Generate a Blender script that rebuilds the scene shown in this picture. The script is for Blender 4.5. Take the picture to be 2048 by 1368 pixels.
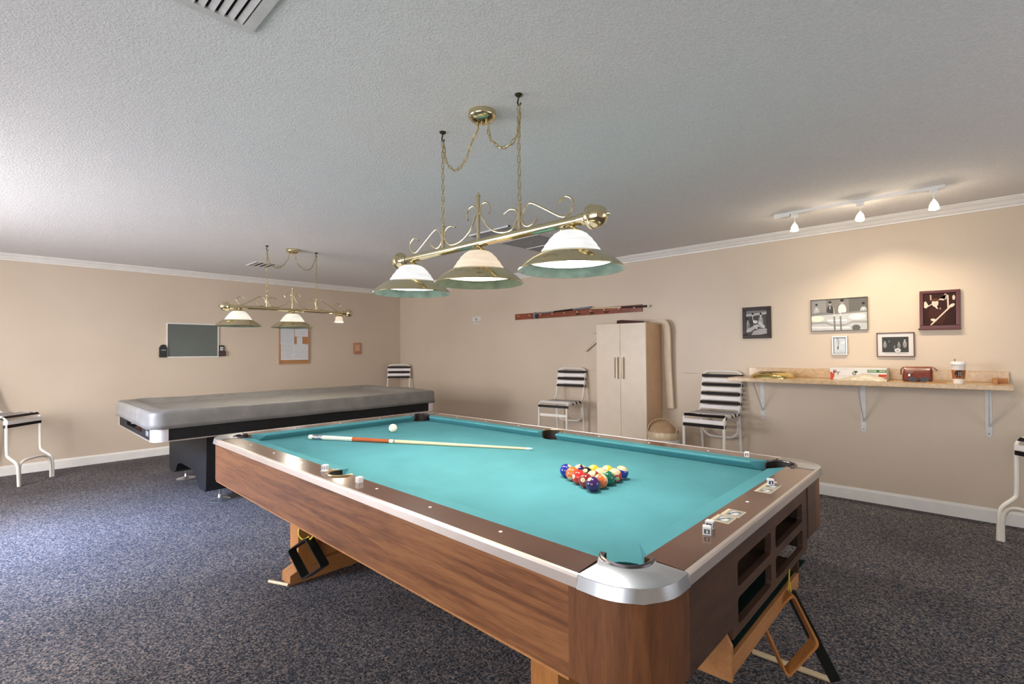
import bpy, bmesh, math, random
from mathutils import Vector, Matrix
random.seed(7)
PI = math.pi
S = bpy.context.scene
for o in list(bpy.data.objects): bpy.data.objects.remove(o)
COL = S.collection
H = 2.388                                   # ceiling height
RX, RY = 9.6, -7.0                          # room reaches x 0..RX, y RY..0

# ---------------- camera, world, lights, exposure ----------------
def cam_axes(yaw, pit, rol):
    y, p, r = [math.radians(a) for a in (yaw, pit, rol)]
    F = Vector((-math.sin(y)*math.cos(p), math.cos(y)*math.cos(p), math.sin(p)))
    R = Vector((math.cos(y), math.sin(y), 0)); U = R.cross(F)
    return R*math.cos(r)+U*math.sin(r), -R*math.sin(r)+U*math.cos(r), F
R_, U_, F_ = cam_axes(43.2338, 1.1417, -0.4228)
cd = bpy.data.cameras.new('camera'); cam = bpy.data.objects.new('camera', cd); COL.objects.link(cam)
cd.sensor_width = 36; cd.lens = 36*976.75/2048; cd.clip_start = 0.05; cd.clip_end = 100
M = Matrix.Identity(4)
for i in range(3):
    M[i][0] = R_[i]; M[i][1] = U_[i]; M[i][2] = -F_[i]
M[0][3], M[1][3], M[2][3] = 7.571, -5.0798, 1.2887
cam.matrix_world = M
S.camera = cam
S.view_settings.view_transform = 'Standard'; S.view_settings.look = 'None'
S.view_settings.gamma = 1; S.view_settings.use_curve_mapping = False
S.view_settings.exposure = 0.43
w = bpy.data.worlds.new('sky'); S.world = w; w.use_nodes = True
bg = w.node_tree.nodes['Background']; bg.inputs[0].default_value = (0.75, 0.84, 1.0, 1); bg.inputs[1].default_value = 1.5

def area(name, loc, direction, sx, sy, power, color, spread=180):
    l = bpy.data.lights.new(name, 'AREA'); l.shape = 'RECTANGLE'; l.size = sx; l.size_y = sy
    l.energy = power; l.color = color; l.spread = math.radians(spread)
    o = bpy.data.objects.new(name, l); COL.objects.link(o); o.location = loc
    o.rotation_euler = Vector(direction).to_track_quat('-Z', 'Y').to_euler()
    return o
# daylight that comes in through the windows behind the camera
WINR = (-3.6, -1.2, 0.55, 2.1)      # window_1 in the wall x = RX (y0, y1, z0, z1)
WINN = (1.6, 4.0, 0.35, 2.1)        # window_2 in the wall y = RY (x0, x1, z0, z1)
WINM = (5.6, 8.6, 0.35, 2.1)        # window_3 in the wall y = RY
area('daylight_east', (RX-0.02, -2.4, 1.35), (-1, 0, -0.02), 2.3, 1.5, 12, (1.0, 0.97, 0.95))
area('daylight_south', (2.8, RY+0.02, 1.25), (0, 1, -0.38), 2.3, 1.7, 165, (0.98, 0.96, 0.98))
area('skylight_beam', (2.9, RY+0.03, 1.75), (0.10, 1, -0.78), 1.6, 0.35, 34, (0.36, 0.55, 1.0), 50)
area('daylight_south_b', (7.1, RY+0.02, 1.25), (0, 1, 0.0), 2.9, 1.7, 34, (1.0, 0.97, 0.95))

def point(name, loc, power, color, r=0.03):
    l = bpy.data.lights.new(name, 'POINT'); l.energy = power; l.color = color; l.shadow_soft_size = r
    o = bpy.data.objects.new(name, l); COL.objects.link(o); o.location = loc
    return o
def spot(name, loc, direction, power, color, ang, blend, r=0.015):
    l = bpy.data.lights.new(name, 'SPOT'); l.energy = power; l.color = color; l.shadow_soft_size = r
    l.spot_size = math.radians(ang); l.spot_blend = blend
    o = bpy.data.objects.new(name, l); COL.objects.link(o); o.location = loc
    o.rotation_euler = Vector(direction).to_track_quat('-Z', 'Y').to_euler()
    return o

# ---------------- materials ----------------
MATS = {}
def _new(name):
    m = bpy.data.materials.new(name); m.use_nodes = True
    nt = m.node_tree; b = nt.nodes['Principled BSDF']
    return m, nt, b
def N(nt, t, **kw):
    n = nt.nodes.new(t)
    for k, v in kw.items(): setattr(n, k, v)
    return n
def c4(c): return (c[0], c[1], c[2], 1)
def noise_bump(nt, b, scale, strength, dist=0.002, detail=3, coord=None):
    n = N(nt, 'ShaderNodeTexNoise'); n.inputs['Scale'].default_value = scale; n.inputs['Detail'].default_value = detail
    bp = N(nt, 'ShaderNodeBump'); bp.inputs['Strength'].default_value = strength; bp.inputs['Distance'].default_value = dist
    if coord: nt.links.new(coord, n.inputs['Vector'])
    nt.links.new(n.outputs[0], bp.inputs['Height']); nt.links.new(bp.outputs[0], b.inputs['Normal'])
    return n
def plain(name, col, rough=0.5, metal=0.0, var=0.06, vscale=12, bump=0, bscale=200, emit=None, estr=0, coat=0, spec=0.5, alpha=None, trans=0):
    if name in MATS: return MATS[name]
    m, nt, b = _new(name)
    tc = N(nt, 'ShaderNodeTexCoord')
    n = N(nt, 'ShaderNodeTexNoise'); n.inputs['Scale'].default_value = vscale; n.inputs['Detail'].default_value = 3
    nt.links.new(tc.outputs['Object'], n.inputs['Vector'])
    r = N(nt, 'ShaderNodeValToRGB')
    r.color_ramp.elements[0].position = 0.3; r.color_ramp.elements[1].position = 0.7
    r.color_ramp.elements[0].color = c4([max(0, x*(1-var)) for x in col]); r.color_ramp.elements[1].color = c4([min(1, x*(1+var)) for x in col])
    nt.links.new(n.outputs[0], r.inputs[0]); nt.links.new(r.outputs[0], b.inputs['Base Color'])
    b.inputs['Roughness'].default_value = rough; b.inputs['Metallic'].default_value = metal
    b.inputs['Specular IOR Level'].default_value = spec
    if coat: b.inputs['Coat Weight'].default_value = coat; b.inputs['Coat Roughness'].default_value = 0.08
    if trans: b.inputs['Transmission Weight'].default_value = trans
    if emit: b.inputs['Emission Color'].default_value = c4(emit); b.inputs['Emission Strength'].default_value = estr
    if bump: noise_bump(nt, b, bscale, bump, coord=tc.outputs['Object'])
    MATS[name] = m
    return m
def wood(name, c1, c2, stretch=(1.2, 14, 14), rough=0.4, coat=0.0, ring=2.2, contrast=(0.35, 0.68)):
    m, nt, b = _new(name)
    tc = N(nt, 'ShaderNodeTexCoord'); mp = N(nt, 'ShaderNodeMapping'); mp.inputs['Scale'].default_value = stretch
    nt.links.new(tc.outputs['Object'], mp.inputs['Vector'])
    n1 = N(nt, 'ShaderNodeTexNoise'); n1.inputs['Scale'].default_value = ring; n1.inputs['Detail'].default_value = 5
    n1.inputs['Distortion'].default_value = 0.8
    n2 = N(nt, 'ShaderNodeTexNoise'); n2.inputs['Scale'].default_value = ring*7; n2.inputs['Detail'].default_value = 3
    nt.links.new(mp.outputs[0], n1.inputs['Vector']); nt.links.new(mp.outputs[0], n2.inputs['Vector'])
    mx = N(nt, 'ShaderNodeMix'); mx.data_type = 'FLOAT'; mx.inputs[0].default_value = 0.35
    nt.links.new(n1.outputs[0], mx.inputs[2]); nt.links.new(n2.outputs[0], mx.inputs[3])
    r = N(nt, 'ShaderNodeValToRGB'); r.color_ramp.elements[0].position = contrast[0]; r.color_ramp.elements[1].position = contrast[1]
    r.color_ramp.elements[0].color = c4(c2); r.color_ramp.elements[1].color = c4(c1)
    nt.links.new(mx.outputs[0], r.inputs[0]); nt.links.new(r.outputs[0], b.inputs['Base Color'])
    b.inputs['Roughness'].default_value = rough
    if coat: b.inputs['Coat Weight'].default_value = coat; b.inputs['Coat Roughness'].default_value = 0.1
    bp = N(nt, 'ShaderNodeBump'); bp.inputs['Strength'].default_value = 0.06; bp.inputs['Distance'].default_value = 0.001
    nt.links.new(mx.outputs[0], bp.inputs['Height']); nt.links.new(bp.outputs[0], b.inputs['Normal'])
    MATS[name] = m
    return m
def carpet_mat():
    m, nt, b = _new('carpet')
    tc = N(nt, 'ShaderNodeTexCoord')
    v = N(nt, 'ShaderNodeTexVoronoi'); v.inputs['Scale'].default_value = 150
    n = N(nt, 'ShaderNodeTexNoise'); n.inputs['Scale'].default_value = 330; n.inputs['Detail'].default_value = 2
    big = N(nt, 'ShaderNodeTexNoise'); big.inputs['Scale'].default_value = 1.3; big.inputs['Detail'].default_value = 4
    for q in (v, n, big): nt.links.new(tc.outputs['Object'], q.inputs['Vector'])
    r = N(nt, 'ShaderNodeValToRGB'); e = r.color_ramp.elements
    e[0].position = 0.05; e[0].color = (0.020, 0.024, 0.034, 1); e[1].position = 0.95; e[1].color = (0.29, 0.235, 0.205, 1)
    x = e.new(0.45); x.color = (0.082, 0.088, 0.108, 1); x = e.new(0.7); x.color = (0.142, 0.128, 0.128, 1)
    sep = N(nt, 'ShaderNodeSeparateColor'); nt.links.new(v.outputs['Color'], sep.inputs[0])
    nt.links.new(sep.outputs[0], r.inputs[0])
    r2 = N(nt, 'ShaderNodeValToRGB'); r2.color_ramp.elements[0].position = 0.35; r2.color_ramp.elements[1].position = 0.65
    r2.color_ramp.elements[0].color = (0.85, 0.85, 0.85, 1); r2.color_ramp.elements[1].color = (1.15, 1.15, 1.15, 1)
    nt.links.new(big.outputs[0], r2.inputs[0])
    mx = N(nt, 'ShaderNodeMix'); mx.data_type = 'RGBA'; mx.blend_type = 'MULTIPLY'; mx.inputs[0].default_value = 1
    nt.links.new(r.outputs[0], mx.inputs[6]); nt.links.new(r2.outputs[0], mx.inputs[7])
    nt.links.new(mx.outputs[2], b.inputs['Base Color'])
    b.inputs['Roughness'].default_value = 0.95; b.inputs['Specular IOR Level'].default_value = 0.2
    bp = N(nt, 'ShaderNodeBump'); bp.inputs['Strength'].default_value = 0.6; bp.inputs['Distance'].default_value = 0.004
    nt.links.new(n.outputs[0], bp.inputs['Height']); nt.links.new(bp.outputs[0], b.inputs['Normal'])
    return m
def ceiling_mat():
    m, nt, b = _new('popcorn_ceiling')
    tc = N(nt, 'ShaderNodeTexCoord')
    n = N(nt, 'ShaderNodeTexNoise'); n.inputs['Scale'].default_value = 120; n.inputs['Detail'].default_value = 4; n.inputs['Roughness'].default_value = 0.65
    nt.links.new(tc.outputs['Object'], n.inputs['Vector'])
    r = N(nt, 'ShaderNodeValToRGB'); r.color_ramp.elements[0].position = 0.3; r.color_ramp.elements[1].position = 0.7
    r.color_ramp.elements[0].color = (0.70, 0.682, 0.677, 1); r.color_ramp.elements[1].color = (0.84, 0.82, 0.815, 1)
    nt.links.new(n.outputs[0], r.inputs[0]); nt.links.new(r.outputs[0], b.inputs['Base Color'])
    b.inputs['Roughness'].default_value = 0.9; b.inputs['Specular IOR Level'].default_value = 0.2
    bp = N(nt, 'ShaderNodeBump'); bp.inputs['Strength'].default_value = 0.7; bp.inputs['Distance'].default_value = 0.008
    nt.links.new(n.outputs[0], bp.inputs['Height']); nt.links.new(bp.outputs[0], b.inputs['Normal'])
    return m
def wall_mat():
    m, nt, b = _new('beige_wall')
    tc = N(nt, 'ShaderNodeTexCoord')
    n = N(nt, 'ShaderNodeTexNoise'); n.inputs['Scale'].default_value = 1.1; n.inputs['Detail'].default_value = 4
    nt.links.new(tc.outputs['Object'], n.inputs['Vector'])
    r = N(nt, 'ShaderNodeValToRGB'); r.color_ramp.elements[0].position = 0.3; r.color_ramp.elements[1].position = 0.7
    r.color_ramp.elements[0].color = (0.57, 0.468, 0.362, 1); r.color_ramp.elements[1].color = (0.62, 0.512, 0.40, 1)
    nt.links.new(n.outputs[0], r.inputs[0]); nt.links.new(r.outputs[0], b.inputs['Base Color'])
    b.inputs['Roughness'].default_value = 0.42; b.inputs['Specular IOR Level'].default_value = 0.45
    n2 = N(nt, 'ShaderNodeTexNoise'); n2.inputs['Scale'].default_value = 160; n2.inputs['Detail'].default_value = 3
    n3 = N(nt, 'ShaderNodeTexNoise'); n3.inputs['Scale'].default_value = 2.2; n3.inputs['Detail'].default_value = 1
    nt.links.new(tc.outputs['Object'], n2.inputs['Vector']); nt.links.new(tc.outputs['Object'], n3.inputs['Vector'])
    b1 = N(nt, 'ShaderNodeBump'); b1.inputs['Strength'].default_value = 0.25; b1.inputs['Distance'].default_value = 0.002
    b2 = N(nt, 'ShaderNodeBump'); b2.inputs['Strength'].default_value = 0.35; b2.inputs['Distance'].default_value = 0.03
    nt.links.new(n2.outputs[0], b1.inputs['Height']); nt.links.new(n3.outputs[0], b2.inputs['Height'])
    nt.links.new(b1.outputs[0], b2.inputs['Normal']); nt.links.new(b2.outputs[0], b.inputs['Normal'])
    return m
def felt(name, c, var=0.1):
    return plain(name, c, rough=0.95, var=var, vscale=5, bump=0.15, bscale=900, spec=0.1)
def glow(name, col, estr, base=(0.9, 0.9, 0.88), streak=True):
    m, nt, b = _new(name)
    tc = N(nt, 'ShaderNodeTexCoord'); mp = N(nt, 'ShaderNodeMapping'); mp.inputs['Scale'].default_value = (6, 6, 30)
    n = N(nt, 'ShaderNodeTexNoise'); n.inputs['Scale'].default_value = 1.5; n.inputs['Detail'].default_value = 3
    nt.links.new(tc.outputs['Object'], mp.inputs['Vector']); nt.links.new(mp.outputs[0], n.inputs['Vector'])
    r = N(nt, 'ShaderNodeValToRGB'); r.color_ramp.elements[0].position = 0.3; r.color_ramp.elements[1].position = 0.7
    r.color_ramp.elements[0].color = c4([x*0.78 for x in col]); r.color_ramp.elements[1].color = c4(col)
    nt.links.new(n.outputs[0], r.inputs[0]); nt.links.new(r.outputs[0], b.inputs['Emission Color'])
    b.inputs['Emission Strength'].default_value = estr; b.inputs['Base Color'].default_value = c4(base); b.inputs['Roughness'].default_value = 0.25
    MATS[name] = m
    return m

WALL = wall_mat(); CEIL = ceiling_mat(); CARPET = carpet_mat()
TRIMW = plain('white_trim_paint', (0.78, 0.75, 0.71), 0.35, var=0.03)
WHITE = plain('white_paint', (0.80, 0.78, 0.75), 0.35, var=0.03)
BRASS = plain('polished_brass', (0.66, 0.57, 0.36), 0.16, 1.0, var=0.05, vscale=20)
BRASSD = plain('aged_brass', (0.42, 0.31, 0.12), 0.3, 1.0, var=0.2, vscale=40)
HOOKM = plain('dark_bronze', (0.06, 0.055, 0.03), 0.4, 0.8)
GREENIN = plain('dark_green_enamel', (0.012, 0.018, 0.014), 0.5, 0.0, var=0.35, vscale=22, spec=0.35)
GLASSC = glow('lit_glass_cool', (1.0, 1.0, 0.99), 0.66, (0.3, 0.3, 0.3))
GLASSW = glow('lit_glass_warm', (1.0, 0.80, 0.58), 0.64, (0.3, 0.27, 0.24))
GLASSF = glow('lit_glass_far', (1.0, 0.93, 0.78), 0.66, (0.3, 0.3, 0.28))
BULB = plain('lit_bulb', (1, 1, 1), 0.3, emit=(1, 0.97, 0.92), estr=5)
BULBH = plain('lit_halogen', (1, 1, 1), 0.3, emit=(1, 0.90, 0.66), estr=14)
CLOTH = felt('teal_cloth', (0.088, 0.290, 0.325), 0.06)
RAILW = wood('rail_wood', (0.150, 0.062, 0.032), (0.070, 0.030, 0.017), rough=0.22, coat=0.6, contrast=(0.25, 0.8))
RAILWY = wood('rail_wood_cross', (0.150, 0.062, 0.032), (0.070, 0.030, 0.017), stretch=(14, 1.2, 14), rough=0.22, coat=0.6, contrast=(0.25, 0.8))
APRON = wood('oak_apron', (0.285, 0.118, 0.044), (0.130, 0.046, 0.019), stretch=(1.3, 14, 26), rough=0.42, ring=1.7, contrast=(0.38, 0.60))
APRONV = wood('oak_apron_upright', (0.22, 0.086, 0.032), (0.10, 0.037, 0.016), stretch=(14, 14, 1.3), rough=0.42, ring=2.0)
DARKW = wood('dark_walnut_and_shaded_oak', (0.105, 0.052, 0.030), (0.055, 0.028, 0.018), stretch=(10, 2, 10), rough=0.4)
ORANGEW = wood('orange_oak', (0.52, 0.225, 0.065), (0.36, 0.140, 0.038), stretch=(10, 10, 1.5), rough=0.45, ring=1.6)
ORANGEY = wood('orange_oak_beam', (0.50, 0.235, 0.085), (0.36, 0.150, 0.05), stretch=(10, 1.5, 10), rough=0.45, ring=1.6)
ALU = plain('brushed_aluminium', (0.52, 0.54, 0.57), 0.30, 0.9, var=0.10, vscale=9)
ALUTRIM = plain('aluminium_moulding', (0.60, 0.53, 0.49), 0.36, 0.7, var=0.04)
BLACK = plain('black_laminate', (0.012, 0.012, 0.013), 0.5, var=0.2, spec=0.25)
BLACKP = plain('black_plastic', (0.014, 0.015, 0.013), 0.4, var=0.2, spec=0.3)
LEATHER = plain('black_pocket_leather', (0.02, 0.014, 0.012), 0.45, var=0.4, vscale=60, bump=0.3)
SIGHT = plain('pearl_sight', (0.85, 0.83, 0.8), 0.3)
COVER = plain('grey_vinyl_cover', (0.215, 0.205, 0.190), 0.42, var=0.14, vscale=9, bump=0.35, bscale=14, spec=0.5)
STRAPB = plain('black_vinyl_strap', (0.010, 0.006, 0.007), 0.5, spec=0.2)
STRAPW = plain('white_vinyl_strap', (0.80, 0.77, 0.77), 0.4, var=0.02)
FRAMEW = plain('white_powder_coat', (0.78, 0.74, 0.68), 0.35, var=0.03)
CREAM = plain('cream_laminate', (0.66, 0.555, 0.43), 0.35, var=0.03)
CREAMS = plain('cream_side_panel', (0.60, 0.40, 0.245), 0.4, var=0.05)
COUNTER = plain('speckled_tan_laminate', (0.50, 0.335, 0.175), 0.28, var=0.16, vscale=45, coat=0.3)
MAPLE = wood('maple', (0.74, 0.60, 0.38), (0.62, 0.47, 0.27), stretch=(1.5, 20, 20), rough=0.35)

# ---------------- mesh helpers ----------------
class B:
    def __init__(s): s.bm = bmesh.new(); s.mats = []
    def mi(s, mat):
        if mat is None: return 0
        if mat not in s.mats: s.mats.append(mat)
        return s.mats.index(mat)
    def _tag(s, faces, mat):
        i = s.mi(mat)
        for f in faces: f.material_index = i
    def box(s, x0, x1, y0, y1, z0, z1, mat=None, M=None, bev=0):
        vs = [Vector((x, y, z)) for z in (z0, z1) for y in (y0, y1) for x in (x0, x1)]
        if M: vs = [M @ v for v in vs]
        v = [s.bm.verts.new(p) for p in vs]
        fs = [s.bm.faces.new([v[i] for i in q]) for q in ((0, 2, 3, 1), (4, 5, 7, 6), (0, 1, 5, 4), (2, 6, 7, 3), (0, 4, 6, 2), (1, 3, 7, 5))]
        s._tag(fs, mat)
        if bev:
            es = list({e for f in fs for e in f.edges})
            r = bmesh.ops.bevel(s.bm, geom=es, offset=bev, segments=2, affect='EDGES', profile=0.6)
            s._tag(r['faces'], mat)
        return s
    def prism(s, pts, z0, z1, mat=None, M=None, axis='z', bev=0):
        def mk(p, z):
            v = {'z': Vector((p[0], p[1], z)), 'y': Vector((p[0], z, p[1])), 'x': Vector((z, p[0], p[1]))}[axis]
            return M @ v if M else v
        a = [s.bm.verts.new(mk(p, z0)) for p in pts]; b = [s.bm.verts.new(mk(p, z1)) for p in pts]
        n = len(pts); fs = [s.bm.faces.new(list(reversed(a))), s.bm.faces.new(b)]
        for i in range(n): fs.append(s.bm.faces.new((a[i], a[(i+1) % n], b[(i+1) % n], b[i])))
        s._tag(fs, mat)
        if bev:
            es = list(fs[1].edges)
            r = bmesh.ops.bevel(s.bm, geom=es, offset=bev, segments=2, affect='EDGES'); s._tag(r['faces'], mat)
        return s
    def lathe(s, prof, seg=24, mat=None, M=None, cap0=False, cap1=False, a0=0, a1=2*PI):
        full = abs(a1-a0-2*PI) < 1e-6; n = seg if full else seg+1
        rings = []
        for r, z in prof:
            ring = []
            for i in range(n):
                a = a0+(a1-a0)*i/seg; v = Vector((r*math.cos(a), r*math.sin(a), z))
                ring.append(s.bm.verts.new(M @ v if M else v))
            rings.append(ring)
        fs = []
        for k in range(len(rings)-1):
            for i in range(seg):
                j = (i+1) % n
                fs.append(s.bm.faces.new((rings[k][i], rings[k][j], rings[k+1][j], rings[k+1][i])))
        if cap0 and full: fs.append(s.bm.faces.new(list(reversed(rings[0]))))
        if cap1 and full: fs.append(s.bm.faces.new(rings[-1]))
        s._tag(fs, mat)
        return s
    def tube(s, pts, r, seg=8, mat=None, cyclic=False, r1=None, cap=True, flat=None):
        P = [Vector(p) for p in pts]; n = len(P); rings = []; up = None
        for i in range(n):
            if cyclic: t = (P[(i+1) % n]-P[i-1]).normalized()
            else: t = (P[min(i+1, n-1)]-P[max(i-1, 0)]).normalized()
            if up is None:
                up = Vector((0, 0, 1)) if abs(t.z) < 0.9 else Vector((0, 1, 0))
                if flat: up = Vector(flat)
            u = (up - t*up.dot(t)).normalized(); v = t.cross(u); up = u
            rr = r if r1 is None else r+(r1-r)*i/(n-1)
            ru, rv = (rr if not isinstance(rr, tuple) else rr[0]), (rr if not isinstance(rr, tuple) else rr[1])
            rings.append([s.bm.verts.new(P[i]+u*ru*math.cos(2*PI*k/seg)+v*rv*math.sin(2*PI*k/seg)) for k in range(seg)])
        fs = []
        for i in range(n if cyclic else n-1):
            A, Bq = rings[i], rings[(i+1) % n]
            for k in range(seg): fs.append(s.bm.faces.new((A[k], A[(k+1) % seg], Bq[(k+1) % seg], Bq[k])))
        if cap and not cyclic: fs.append(s.bm.faces.new(list(reversed(rings[0])))); fs.append(s.bm.faces.new(rings[-1]))
        s._tag(fs, mat)
        return s
    def sphere(s, r, c=(0, 0, 0), seg=24, mat=None, sc=(1, 1, 1), z0=-1, z1=1):
        m = seg//2; t0, t1 = math.asin(max(-1, z0)), math.asin(min(1, z1))
        prof = [(max(1e-5, r*math.cos(t0+(t1-t0)*k/m)), r*math.sin(t0+(t1-t0)*k/m)) for k in range(m+1)]
        Mx = Matrix.Translation(c) @ Matrix.Diagonal((sc[0], sc[1], sc[2], 1))
        return s.lathe(prof, seg, mat, Mx, cap0=True, cap1=True)
    def poly(s, pts, mat=None):
        f = s.bm.faces.new([s.bm.verts.new(Vector(p)) for p in pts]); s._tag([f], mat); return s
    def done(s, name, mat=None, parent=None, loc=None, smooth=False, rot=None):
        bmesh.ops.recalc_face_normals(s.bm, faces=s.bm.faces)
        me = bpy.data.meshes.new(name); s.bm.to_mesh(me); s.bm.free()
        for m in (s.mats or ([mat] if mat else [])): me.materials.append(m)
        if smooth:
            for p in me.polygons: p.use_smooth = True
            try: me.set_sharp_from_angle(angle=math.radians(38))
            except Exception: pass
        return link(name, me, parent, loc, rot)
def link(name, me, parent=None, loc=None, rot=None):
    o = bpy.data.objects.new(name, me); COL.objects.link(o)
    if parent: o.parent = parent
    if loc is not None: o.location = loc
    if rot is not None: o.rotation_euler = rot
    return o
def thing(name, label, cat, loc=(0, 0, 0), rotz=0, group=None):
    o = bpy.data.objects.new(name, None); COL.objects.link(o); o.empty_display_size = 0.1
    o.location = loc; o.rotation_euler = (0, 0, rotz); return tag(o, label, cat, group)
def tag(o, label, cat, group=None):
    o['label'] = label; o['category'] = cat
    if group: o['group'] = group
    return o
def struct(o): o['kind'] = 'structure'; return o
def arc(cx, cy, r, a0, a1, n):
    return [(cx+r*math.cos(math.radians(a0+(a1-a0)*i/n)), cy+r*math.sin(math.radians(a0+(a1-a0)*i/n))) for i in range(n+1)]
def ell(cx, cy, rx, ry, n=12, rot=0):
    c, s_ = math.cos(rot), math.sin(rot)
    return [(cx+rx*math.cos(2*PI*i/n)*c-ry*math.sin(2*PI*i/n)*s_, cy+rx*math.cos(2*PI*i/n)*s_+ry*math.sin(2*PI*i/n)*c) for i in range(n)]
def rrect(x0, x1, y0, y1, r, n=5):
    return arc(x1-r, y1-r, r, 0, 90, n)+arc(x0+r, y1-r, r, 90, 180, n)+arc(x0+r, y0+r, r, 180, 270, n)+arc(x1-r, y0+r, r, 270, 360, n)
def smoothpath(pts, n=6, cyc=False):
    P = [Vector(p) for p in pts]; out = []; m = len(P)
    for i in range(m if cyc else m-1):
        g = (lambda k: P[k % m]) if cyc else (lambda k: P[max(0, min(m-1, k))])
        p0, p1, p2, p3 = g(i-1), g(i), g(i+1), g(i+2)
        for k in range(n):
            t = k/n
            out.append(0.5*((2*p1)+(p2-p0)*t+(2*p0-5*p1+4*p2-p3)*t*t+(3*p1-p0-3*p2+p3)*t**3))
    if not cyc: out.append(P[-1])
    return out
def text(name, s_, size, mat, parent, Mx, extrude=0.0002, align='CENTER'):
    cu = bpy.data.curves.new(name, 'FONT'); cu.body = s_; cu.size = size; cu.extrude = extrude; cu.align_x = align; cu.align_y = 'CENTER'
    cu.resolution_u = 2
    t = bpy.data.objects.new('tmp', cu); COL.objects.link(t)
    me = bpy.data.meshes.new_from_object(t.evaluated_get(bpy.context.evaluated_depsgraph_get()))
    bpy.data.objects.remove(t); me.name = name; me.materials.clear(); me.materials.append(mat)
    me.transform(Mx)
    return link(name, me, parent)
XZ = Matrix(((1, 0, 0, 0), (0, 0, -1, 0), (0, 1, 0, 0), (0, 0, 0, 1)))      # text plane facing -y
def flat(c, rough=0.6): return plain('print_%02x%02x%02x' % tuple(int(x*255) for x in c), c, rough, var=0.03, spec=0.2)

# ---------------- the room ----------------
T = 0.12
struct(B().box(-T, RX+T, RY-T, T, -0.1, 0).done('floor', CARPET))
struct(B().box(-T, RX+T, RY-T, T, H, H+0.1).done('ceiling', CEIL))
struct(B().box(-T, 0, RY, 0, 0, H).done('wall_left', WALL))
struct(B().box(-T, RX+T, 0, T, 0, H).done('wall_back', WALL))
def wall_holes(name, axis, c0, c1, lo, hi, holes):
    b = B()
    def bx(a0, a1, z0, z1):
        if a1-a0 < 1e-4 or z1-z0 < 1e-4: return
        if axis == 'y': b.box(c0, c1, a0, a1, z0, z1)
        else: b.box(a0, a1, c0, c1, z0, z1)
    cur = lo
    for (a0, a1, z0, z1) in holes:
        bx(cur, a0, 0, H); bx(a0, a1, 0, z0); bx(a0, a1, z1, H); cur = a1
    bx(cur, hi, 0, H)
    return struct(b.done(name, WALL))
wall_holes('wall_right', 'y', RX, RX+T, RY, 0, [WINR])
wall_holes('wall_front', 'x', RY-T, RY, -T, RX+T, [WINN, WINM])
GLASS = plain('window_glass', (1, 1, 1), 0.0, trans=1.0, var=0)
def window(i, axis, w):
    a0, a1, z0, z1 = w; b = B(); g = B()
    def bx(q, p0, p1, y0, y1, s0, s1):
        if axis == 'x': q.box(p0, p1, RY-T+y0, RY-T+y1, s0, s1)
        else: q.box(RX+T-y1, RX+T-y0, p0, p1, s0, s1)
    f = 0.05
    bx(b, a0, a1, 0.02, 0.09, z0, z0+f); bx(b, a0, a1, 0.02, 0.09, z1-f, z1)
    bx(b, a0, a0+f, 0.02, 0.09, z0, z1); bx(b, a1-f, a1, 0.02, 0.09, z0, z1); m = (a0+a1)/2
    bx(b, m-f/2, m+f/2, 0.02, 0.09, z0, z1)
    o = struct(b.done('window_%d' % i, TRIMW)); bx(g, a0+f, a1-f, 0.05, 0.055, z0+f, z1-f)
    g.done('pane', GLASS, o)
window(1, 'y', WINR); window(2, 'x', WINN); window(3, 'x', WINM)
# skirting and crown moulding (profile: offset from the wall, height)
def run_profile(name, prof, axis, a0, a1, side, mat=TRIMW):
    b = B()
    for k in range(len(prof)): pass
    pts = [(side*p[0], p[1]) for p in prof]
    if axis == 'x': b.prism([(p[0], p[1]) for p in pts], a0, a1, axis='x')       # runs along x: profile is (y, z)
    else:
        bm = b.bm; A = [bm.verts.new((p[0], a0, p[1])) for p in pts]; C = [bm.verts.new((p[0], a1, p[1])) for p in pts]; n = len(pts)
        bm.faces.new(A); bm.faces.new(list(reversed(C)))
        for i in range(n): bm.faces.new((A[i], C[i], C[(i+1) % n], A[(i+1) % n]))
    return struct(b.done(name, mat))
def bprof(h): return [(0, 0), (0.016, 0), (0.016, h-0.02), (0.010, h-0.006), (0.006, h), (0, h)]
run_profile('baseboard_back', bprof(0.105), 'x', 0, RX, -1)
run_profile('baseboard_left', bprof(0.105), 'y', RY, 0, 1)
cz = 2.318
CP = [(0, cz), (0.010, cz), (0.013, cz+0.012), (0.024, cz+0.018), (0.040, cz+0.038), (0.058, cz+0.050), (0.064, cz+0.058), (0.072, H-0.006), (0.072, H), (0, H)]
run_profile('trim_1', CP, 'x', 0, RX, -1)
run_profile('trim_2', CP, 'y', RY, 0, 1)

# ---------------- pool table ----------------
a, b_ = 1.27, 0.635
FW, OV = 0.056, 0.170
ZB, ZN, ZT = 0.750, 0.785, 0.792
PT = thing('pool_table', 'large pool table with teal cloth, oak apron and metal corners, balls racked on it', 'pool table', (5.662, -3.383, 0))
pc = [(a+0.025, b_+0.012), (a+0.025, -b_-0.012), (-a-0.025, b_+0.012), (-a-0.025, -b_-0.012)]
PR = 0.063
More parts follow.
